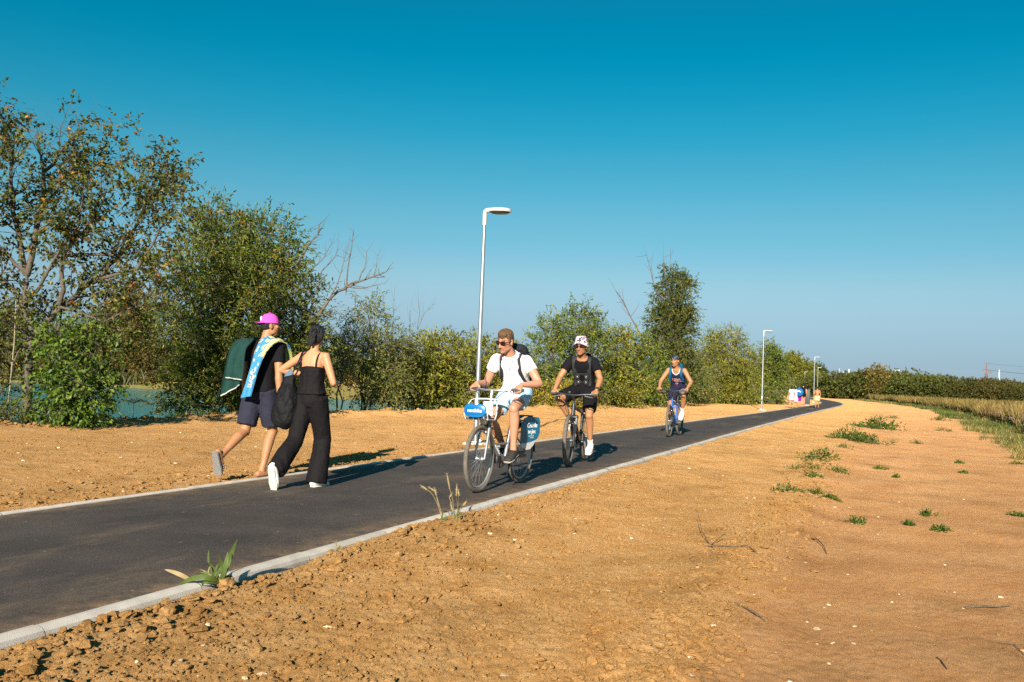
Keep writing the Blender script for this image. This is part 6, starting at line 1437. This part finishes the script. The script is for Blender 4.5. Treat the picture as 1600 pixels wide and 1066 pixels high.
# bandana with a pale pattern and a knot behind
bm = mat("bandana_cloth", (.03, .035, .06), .8); n = bm.node_tree; v = n.nodes.new("ShaderNodeTexVoronoi"); v.inputs["Scale"].default_value = 26; tc = n.nodes.new("ShaderNodeTexCoord"); n.links.new(tc.outputs["Object"], v.inputs["Vector"])
rp_ = n.nodes.new("ShaderNodeValToRGB"); rp_.color_ramp.interpolation = 'CONSTANT'; e_ = rp_.color_ramp.elements; e_[0].color = (.55, .55, .58, 1); e_[1].position = .20; e_[1].color = (.02, .025, .045, 1); n.links.new(v.outputs["Distance"], rp_.inputs[0]); n.links.new(rp_.outputs[0], n.nodes["Principled BSDF"].inputs["Base Color"])
def cap_dome(g, J, z0=.035, top=.135, rx=.088, ry=.108, off=-.012, tilt=0.0):
    c, f, u, l = J.head, J.face, J.hup, J.hl; k = J.k * .96; R = []
    for q in np.linspace(0, 1, 8):
        a = q * pi / 2; R.append([c + (u * (z0 + (top - z0) * sin(a) + tilt * sin(b) * (1 - q)) + (l * cos(b) * rx + f * sin(b) * ry) * max(cos(a), .03) ** .85 + f * off) * k for b in np.linspace(0, 2 * pi, 28, endpoint=False)])
    g.rings(R)
g = Geo(); cap_dome(g, J3, .020, .132, .086, .106, -.012, .03); bd = g.build("bandana", bm, r3); c, f, u, l = J3.head, J3.face, J3.hup, J3.hl
g = Geo(); g.ell(c - f * .115 + u * .02, (.02, .02, .018)); g.tube([c - f * .115 + u * .02, c - f * .14 - u * .03 + l * .02, c - f * .14 - u * .09 + l * .03], [(.016, .005), (.02, .005), (.012, .004)], 8); g.build("knot", bm, bd)

# ---------------------------------------------------------------- walking man with pink cap and towels
M0 = uv(8.25, 6.36, 0.005); RZM = -PA
wm = person("walking man in a backwards pink cap, black t-shirt and navy shorts seen from behind", M0, RZM)
JM = pose((0, 0, .925), (0, .055, 1.50), (.02, .095, 1.665), (.62, .78, .02), ((.25, .02, .865), (-.26, .06, .86)), ((.085, -.01, .085), (-.10, -.46, .255)), k=1.02, bend=(0, -.02, 0), sh_axis=(1, .10, 0),
          knee_pole=((.05, 1, 0), (-.05, 1, 0)), elbow_pole=((.25, -1, 0), (-.3, -1, 0)), foot_dir=((.12, 1, 0), (-.05, .34, -.94)), headup=(0, .02, 1))
RELAX = ((V3(.0, .12, -1), V3(-1, .1, 0), (.35, .5, .35)), (V3(.0, .12, -1), V3(1, .1, 0), (.35, .5, .35)))
body(wm, JM, SK_TAN, .0062, RELAX)
SM = shirt(wm, JM, BLACKC, .009, "t_shirt", hem=.02, inf=.014, sl=.58, wr=.006, r0=.067, r1=.069, seed=41)
NAVYS = cloth("navy_shorts", (.025, .025, .042)); shorts(wm, JM, NAVYS, .010, frac=.84, r0=.102, r1=.108, wr=.008, seed=42, waist=.16)
PINK = cloth("pink_cap_cloth", (.68, .085, .45), .8, .06); g = Geo(); cap_dome(g, JM, .028, .142, .088, .108, -.010); cp = g.build("cap", PINK, wm)
c, f, u, l = JM.head, JM.face, JM.hup, JM.hl
g = Geo(); R = []
for q in np.linspace(0, 1, 6):
    R.append([c + u * (.030 - .006 * q + .010 * (1 - (x / .075) ** 2) * q + dz) - f * (.090 + .085 * q * sqrt(max(0, 1 - (x / .080) ** 2) * .6 + .4)) + l * x * (1 - .12 * q) for x, dz in [(x, 0) for x in np.linspace(-.075, .075, 9)] + [(x, .005) for x in np.linspace(.075, -.075, 9)]])
g.rings(R); g.build("brim", PINK, cp)
g = Geo(); g.ell(c + u * .145 - f * .01, (.010, .010, .006)); g.build("cap_button", PINK, cp)
g = Geo(); g.box(c - f * .106 + u * .075, (.022, .006, .024), np.array([l, f, u]), bev=.005); g.build("cap_badge", WTEXT, cp)
g = Geo(); g.ell(c + u * .0 - f * .05, (.078, .058, .062), np.array([l, f, u]), 16, 10); g.ell(c + u * .02 - f * .02, (.079, .07, .05), np.array([l, f, u]), 16, 10); g.remesh("hair", HAIRBLACK, .008, wm, smooth=1, wr=folds(.002, 60, 3, (1, 1, 1)))
def slide(J, i, label=None):
    k = J.k; a = J.an[i]; f_ = J.fd[i]; sh = nrm(J.an[i] - J.kn[i]); dn = nrm(sh - f_ * sh.dot(f_)); lat = np.cross(f_, dn); b = a + dn * .093
    g = Geo(); R = []
    for y, w in ((-.085, .024), (-.07, .036), (-.02, .040), (.05, .043), (.12, .053), (.17, .050), (.195, .030)): R.append([b + f_ * y + lat * w * x - dn * z for x, z in ((-1, -.012), (1, -.012), (1.02, .008), (-1.02, .008))])
    g.rings(R); s = g.build("slide_sandal", mat("grey_foam", (.19, .175, .165), .9, bump=.4), wm); s.data.polygons.foreach_set("use_smooth", np.full(len(s.data.polygons), False))
    g = Geo(); P = [b + f_ * .10 + lat * cos(t) * .060 - dn * sin(t) * .068 for t in np.linspace(.15, pi - .15, 11)]; band(g, P, [lat * cos(t) - dn * sin(t) for t in np.linspace(.15, pi - .15, 11)], .075, .006); st_ = g.build("slide_strap", mat("navy_strap", (.02, .022, .04), .6), s)
    for o_ in (-.022, 0, .022):
        g = Geo(); P = [b + f_ * (.10 + o_) + lat * cos(t) * .0665 - dn * sin(t) * .0745 for t in np.linspace(.2, pi - .2, 11)]; band(g, P, [lat * cos(t) - dn * sin(t) for t in np.linspace(.2, pi - .2, 11)], .010, .002); g.build("stripe", WTEXT, st_)
slide(JM, 0); slide(JM, 1)
def towel(label, path_c, wvec, m_, n_len=46, n_w=12, th=.010, fold=.016, seed=1, colf=None, name="towel"):
    """cloth strip: centre line with a width vector at each point, folded and thickened"""
    P = np.array(path_c, float); W = np.array(wvec, float); t = np.linspace(0, len(P) - 1, n_len)
    def sm(A):
        out = []
        for q in t:
            i = int(min(q, len(A) - 2)); f_ = q - i; p0, p1, p2, p3 = A[max(i - 1, 0)], A[i], A[i + 1], A[min(i + 2, len(A) - 1)]
            out.append(.5 * (2 * p1 + (p2 - p0) * f_ + (2 * p0 - 5 * p1 + 4 * p2 - p3) * f_ ** 2 + (3 * p1 - p0 - 3 * p2 + p3) * f_ ** 3))
        return np.array(out)
    P, W = sm(P), sm(W); S = np.linspace(-.5, .5, n_w); V_ = P[:, None] + W[:, None] * S[None, :, None]
    T = np.gradient(P, axis=0); N = np.cross(T, W); N /= np.linalg.norm(N, axis=1)[:, None] + 1e-9
    uu = np.linspace(0, 1, n_len); fo = fold * (np.sin(S * 13 + seed)[None] * .8 + vnoise(np.stack([np.repeat(uu * 5, n_w), np.tile(S * 5, n_len), np.full(n_len * n_w, seed)], -1), 1, seed).reshape(n_len, n_w))
    V_ = V_ + N[:, None] * fo[..., None]; A = V_ + N[:, None] * th / 2; B = V_ - N[:, None] * th / 2; VV = np.vstack([A.reshape(-1, 3), B.reshape(-1, 3)]); k = n_len * n_w; F = []; C = []
    for i in range(n_len - 1):
        for j in range(n_w - 1):
            a = i * n_w + j; F.append((a, a + 1, a + n_w + 1, a + n_w)); F.append((k + a, k + a + n_w, k + a + n_w + 1, k + a + 1)); cc_ = colf(uu[i], S[j], vnoise) if colf else (1, 1, 1); C += [cc_, cc_]
    def edge(a, b): F.append((a, b, k + b, k + a)); C.append(colf(uu[min((a // n_w), n_len - 1)], 0, vnoise) if colf else (1, 1, 1))
    for i in range(n_len - 1): edge((i + 1) * n_w, i * n_w); edge(i * n_w + n_w - 1, (i + 1) * n_w + n_w - 1)
    for j in range(n_w - 1): edge(j, j + 1); edge((n_len - 1) * n_w + j + 1, (n_len - 1) * n_w + j)
    o = mesh_np(name, VV, np.array(F), 4, m_, None, np.array(C)); o.location = Vector(M0); o.rotation_euler = (0, 0, RZM); tag(o, label, "towel"); return o
TERRY = mat("terry_cloth", (.3, .3, .3), .95, attr=True, var=.16, scale=60, bump=.7, bscale=300)
sR, sL = JM.sh[0], JM.sh[1]
def blue_c(u_, s_, vn):
    yel = (.78, .66, .27); blu = (.055, .27, .50)
    if u_ < .10: return blu
    if u_ > .62: return (.30, .33, .10) if u_ > .72 else (blu if (int(u_ * 31) + int((s_ + .5) * 5)) % 3 else yel)
    h_ = math.sin(u_ * 47 + s_ * 9) * math.cos(s_ * 17 - u_ * 23); lim = .85 - (u_ - .22) * 3.2
    if u_ > .30: return yel if (h_ > lim - .35 or s_ > .22) and u_ < .56 and s_ > -.05 + .0 * u_ or h_ > lim + .1 else blu
    return yel if h_ > .80 - .6 * max(0, u_ - .15) else blu
bt = towel("blue and yellow patterned beach towel over the shoulder of the man in the cap",
           [(.00, -.25, .87), (.025, -.235, 1.0), (.06, -.21, 1.18), (.10, -.165, 1.36), (.135, -.10, 1.475), (.15, -.005, 1.52), (.16, .10, 1.485), (.175, .165, 1.36), (.19, .19, 1.15), (.20, .20, .95)],
           [(.17, -.06, .03), (.17, -.06, .03), (.17, -.06, .03), (.18, -.04, .0), (.19, .0, -.03), (.19, 0, -.05), (.19, .03, -.04), (.17, .05, 0), (.17, .06, 0), (.17, .06, 0)], TERRY, seed=2, colf=blue_c, n_len=64, n_w=18, fold=.010)
Wt = V3(.17, -.06, .03); Tt = nrm(V3(.05, .04, .37)); Nt = nrm(np.cross(Wt, Tt)); Ct = V3(.035, -.225, 1.075) + Wt * .27
text_mesh("lettering", "IDEAL", .085, frame4(Ct, Tt, np.cross(Nt, Tt), Nt), WTEXT, bt, .001, bt, -Nt, .011, .004)
def green_c(u_, s_, vn): return (.55, .58, .50) if u_ < .018 or (u_ > .985) else (.008, .048, .040)
towel("dark green towel with pale hem hanging down the capped man.s back, lower fold",
      [(-.20, -.25, .93), (-.19, -.245, 1.05), (-.175, -.23, 1.22), (-.17, -.19, 1.40), (-.165, -.11, 1.485), (-.155, .0, 1.50), (-.16, .10, 1.47), (-.175, .16, 1.34), (-.185, .18, 1.10)],
      [(.20, .05, .13), (.21, .04, .09), (.21, .02, .05), (.21, .0, .02), (.20, 0, .05), (.18, .02, .05), (.18, .02, .05), (.22, 0, 0), (.24, 0, 0)], TERRY, seed=5, colf=green_c, fold=.026)
towel("shorter dark green towel lying over the longer green one",
      [(-.145, -.285, 1.06), (-.145, -.27, 1.18), (-.14, -.25, 1.33), (-.13, -.20, 1.44), (-.13, -.10, 1.50)],
      [(.21, .02, -.02), (.21, .02, -.02), (.20, .0, 0), (.18, -.02, .02), (.16, 0, .04)], TERRY, seed=7, colf=green_c, n_len=30, fold=.022)

# ---------------------------------------------------------------- walking woman in black with a shoulder bag
W0 = uv(7.86, 5.42, .006)
ww = person("dark haired woman in black camisole and wide black trousers walking away", W0, RZM)
JW = pose((0, 0, .885), (0, .02, 1.395), (.0, .05, 1.535), (-.33, .93, -.10), ((.12, .24, 1.06), (-.16, .10, 1.14)), ((.08, .05, .085), (-.09, -.40, .195)), k=.955, female=True, bend=(0, -.01, 0),
          knee_pole=((.02, 1, 0), (-.05, 1, 0)), elbow_pole=((.7, -.8, -.6), (-1, -.30, -.25)), foot_dir=((.05, 1, 0), (.02, .26, -.97)), headup=(0, .1, 1), stance=.075)
body(ww, JW, SK_MID, .006, ((V3(-.3, .9, .2), V3(-.7, -.2, -.4), (.5, .6, .4)), (V3(.3, .9, .2), V3(.7, -.2, -.4), (.5, .6, .4))))
CREPE = cloth("black_crepe", (.009, .0075, .0085), .75, .3, 60)
g = Geo(); torso(g, JW, .12, .655, ([.12, .3, .5, .655], [.036, .026, .014, .008])); g.remesh("camisole", CREPE, .009, ww, smooth=3, wr=folds(.007, 13, 52, (1, 1, .35)))
for x0, x1 in ((.095, .085), (-.095, -.085)):
    g = Geo(); P = []
    for q in np.linspace(0, pi, 10): P.append(spine(JW, .66) + V3(x0 + (x1 - x0) * q / pi, 0, 0) + V3(0, -cos(q) * .095, sin(q) * .140 + .012 * (1 - abs(cos(q)))))
    g.tube(P, [(.006, .003)] * 10, 6, lat=X_); g.build("camisole_strap", CREPE, ww)
g = Geo(); torso(g, JW, -.14, .24, .017)
for i, hem in ((0, .135), (1, .120)):
    h, n_, a = JW.hip[i], JW.kn[i], JW.an[i]; d = nrm(a - n_); e = a + d * (.045 if i == 0 else .02)
    g.tube([h + V3(0, 0, .03), h + (n_ - h) * .5, n_, n_ + (a - n_) * .5, e], [.104, .096, .086 if i == 0 else .080, .092, hem * .82], 20)
g.remesh("trousers", CREPE, .010, ww, smooth=3, wr=folds(.009, 9, 53, (1, 1, .22)))
for i in (0, 1): shoe(ww, JW, i, mat("white_sneaker", (.72, .71, .70), .6), mat("cream_sole", (.60, .55, .44), .8, bump=.4), .008)
c, f, u, l = JW.head, JW.face, JW.hup, JW.hl; A_ = np.array([l, f, u]); g = Geo()
g.ell(c + u * .045 - f * .022, (.080, .097, .080), A_, 18, 12); g.ell(c - u * .005 - f * .05, (.076, .062, .078), A_, 16, 10); g.ell(c + u * .035 - f * .105, (.028, .028, .028), A_)
g.tube([c + u * .035 - f * .105, c - u * .01 - f * .135 - l * .005, c - u * .065 - f * .128 - l * .012, c - u * .115 - f * .110 - l * .022], [(.024, .022), (.034, .027), (.028, .02), (.009, .008)], 12, lat=l, rnd=True)
g.tube([c + u * .0 - f * .09 - l * .03, c - u * .08 - f * .10 - l * .05, c - u * .125 - f * .085 - l * .06], [.016, .012, .005], 8, rnd=True)
g.remesh("hair", HAIRBLACK, .0065, ww, smooth=2, wr=lambda P, N: .0035 * np.sin((P @ l) * 260 + 3 * vnoise(P, 18, 2)))
g = Geo(); g.torus(c + u * .035 - f * .118, nrm(f * .9 + u * .3), .026, .007, 18, 6); g.build("hair_tie", BLACKC, ww)
# soft black bag on its two thin straps
BAGM = cloth("bag_nylon", (.0075, .0075, .0085), .6, .2, 30); bag = thing("shoulder_bag", "soft black drawstring bag hanging from the left shoulder of the woman in black", "bag", W0, RZM)
g = Geo(); bc = V3(-.195, -.125, 0); R = []
for z, a, b in ((.585, .03, .03), (.605, .075, .05), (.66, .115, .075), (.76, .130, .088), (.87, .118, .085), (.98, .092, .066), (1.07, .066, .044), (1.12, .045, .03)):
    R.append([bc + V3(.02 * (z - .8), .10 * (z - .85), z) + V3(cos(t) * a * 1.06 - .02, sin(t) * b * 1.1 + cos(t) * a * .15, 0) for t in np.linspace(0, 2 * pi, 20, endpoint=False)])
g.rings(R); g.remesh("bag_body", BAGM, .010, bag, smooth=2, wr=folds(.016, 12, 61, (1, 1, .6)))
for dx in (-.022, .028):
    g = Geo(); s_ = JW.sh[1] + V3(.045 + dx, 0, .052); g.tube([bc + V3(.0 + dx, .03, 1.09), s_ + V3(-.02, -.085, -.14), s_ + V3(0, -.045, -.02), s_ + V3(0, .0, .008), s_ + V3(0, .05, -.02), s_ + V3(-.02, .09, -.12), bc + V3(.02 + dx, .16, 1.07)], [(.010, .004)] * 7, 6, lat=X_); g.build("bag_strap", BAGM, bag)
g = Geo(); g.tube([bc + V3(-.02, .02, 1.06), bc + V3(-.025, .03, 1.13), bc + V3(-.0, .04, 1.17)], [(.045, .02), (.05, .025), (.03, .012)], 10, rnd=True); g.remesh("cloth_inside", cloth("slate_cloth", (.10, .14, .19)), .009, bag, smooth=2, wr=folds(.008, 14, 62))

# ---------------------------------------------------------------- the distant group
def far_person(label, px, py, k, skin, hairm, top=None, topm=None, shortm=None, face=(0, 1, 0), stride=.16, rz=RZM, female=False, long=False, sleeves=True, armsfwd=.05, frac=.75):
    b = gp(px, py, 0.0); b[2] = max(gz(b[0], b[1]), -.05) if abs(b @ PN - float(vcen(b @ PD))) > float(hwid(b @ PD)) else .008
    r = person(label, b, rz); z = lambda q: q * k
    J = pose((0, 0, z(.93)), (0, .02, z(1.46)), (0, .05, z(1.61)), face, ((z(.25), armsfwd, z(.86)), (-z(.25), armsfwd, z(.86))), ((z(.09), stride, .085), (-z(.09), -stride, .10)), k=k, female=female, elbow_pole=((.5, -1, 0), (-.5, -1, 0)))
    body(r, J, skin, .016, RELAX)
    if topm: shirt(r, J, topm, .020, top, hem=.0, inf=.02, sl=.5 if sleeves else .12, wr=.004)
    shorts(r, J, shortm, .020, frac=frac, r0=.125, r1=.130, wr=.004, waist=.15)
    c, f, u, l = J.head, J.face, J.hup, J.hl; A = np.array([l, f, u]); g = Geo(); g.ell(c + (u * .045 - f * .02) * k, (.083 * k, .10 * k, .085 * k), A, 14, 10); g.ell(c - f * .045 * k, (.08 * k, .066 * k, .07 * k), A, 14, 10)
    if long: g.tube([c - f * .08 * k, c - (f * .12 + u * .15) * k, c - (f * .11 + u * .30) * k], [.06 * k, .06 * k, .03 * k], 10, rnd=True)
    g.build("hair", hairm, r); return r, J, b
GREYW = cloth("pale_grey_denim", (.50, .52, .55)); PURPLE = cloth("purple_cloth", (.30, .012, .33)); YELP = cloth("pale_yellow_cloth", (.72, .62, .26)); PINKW = cloth("pink_white_cloth", (.68, .36, .42), var=.35, scale=14)
SKF = SK_MID
far_person("girl in white top and pale grey shorts leftmost of the distant group", 1236.5, 637, .80, SKF, HAIRBLACK, "top", WHITEC, GREYW, female=True, long=True)
rp1, Jp, bp1 = far_person("person in purple shorts with a round blue pack in the distant group", 1247.5, 637, .78, SKF, HAIRBROWN, "shirt", PINKW, PURPLE, frac=.9)
far_person("pale legged dark haired person in black shorts behind the blue pack", 1254.5, 635.5, .89, SK_FAIR, HAIRBLACK, "top", BLACKC, BLACKC, sleeves=False, frac=.35)
far_person("shirtless boy in pale yellow shorts walking on the far path", 1276.5, 638, .80, SK_TAN, HAIRBLACK, None, None, YELP, stride=.2)
# round blue pack on the back, pink and white towel over the girl's shoulder, dark panel
pk = thing("round_pack", "large round blue pack on the back of the person in purple shorts", "pack", bp1, RZM); pc = spine(Jp, .62) + V3(.04, -.20, .0)
g = Geo(); g.lathe(pc, [(.02, -.085), (.16, -.08), (.255, -.05), (.275, 0), (.25, .05), (.15, .075), (.02, .08)], 24, V3(0, 1, 0)); pb = g.build("pack_body", cloth("pack_blue", (.006, .10, .28), .6), pk)
g = Geo(); y_ = -.0885
g.tube([pc + V3(-.11, y_, .06), pc + V3(-.06, y_, .09), pc + V3(-.02, y_, .05), pc + V3(.03, y_, .07), pc + V3(.07, y_, .02), pc + V3(.12, y_, .03)], [(.03, .004)] * 6, 6, lat=V3(0, 0, 1)); g.build("pack_mark", WTEXT, pb)
b = gp(1242.5, 637.5, -.02); tw = Geo(); R = []
for z, w in ((.36, .17), (.5, .19), (.75, .17), (1.0, .13), (1.14, .09), (1.17, .03)): R.append([V3(cos(t) * w + .04 * sin(z * 6), sin(t) * w * .45 - .1, z) for t in np.linspace(0, 2 * pi, 14, endpoint=False)])
tw.rings(R); o = tw.remesh("towel", PINKW, .02, None, smooth=2, wr=folds(.03, 6, 71)); o.location = Vector((b[0] - .02, b[1], 0)); o.rotation_euler = (0, 0, RZM); tag(o, "pink and white towel carried between the girl in white and the blue pack", "towel")
b = gp(1261.5, 633.5, -.02); nb = thing("litter_bin", "slim dark grey bin standing upright to the right of the distant group", "bin", (b[0], b[1], gz(b[0], b[1])), RZM)
BIN = mat("bin_grey", (.05, .055, .06), .6); g = Geo(); g.box((0, 0, .62), (.17, .15, .56), bev=.02); g.build("bin_body", BIN, nb); g = Geo(); g.box((0, 0, 1.20), (.19, .17, .025), bev=.01); g.build("lid", mat("bin_lid", (.03, .06, .09), .5), nb)
g = Geo(); g.box((0, 0, .03), (.14, .12, .03)); g.build("foot", FOOTING, nb)
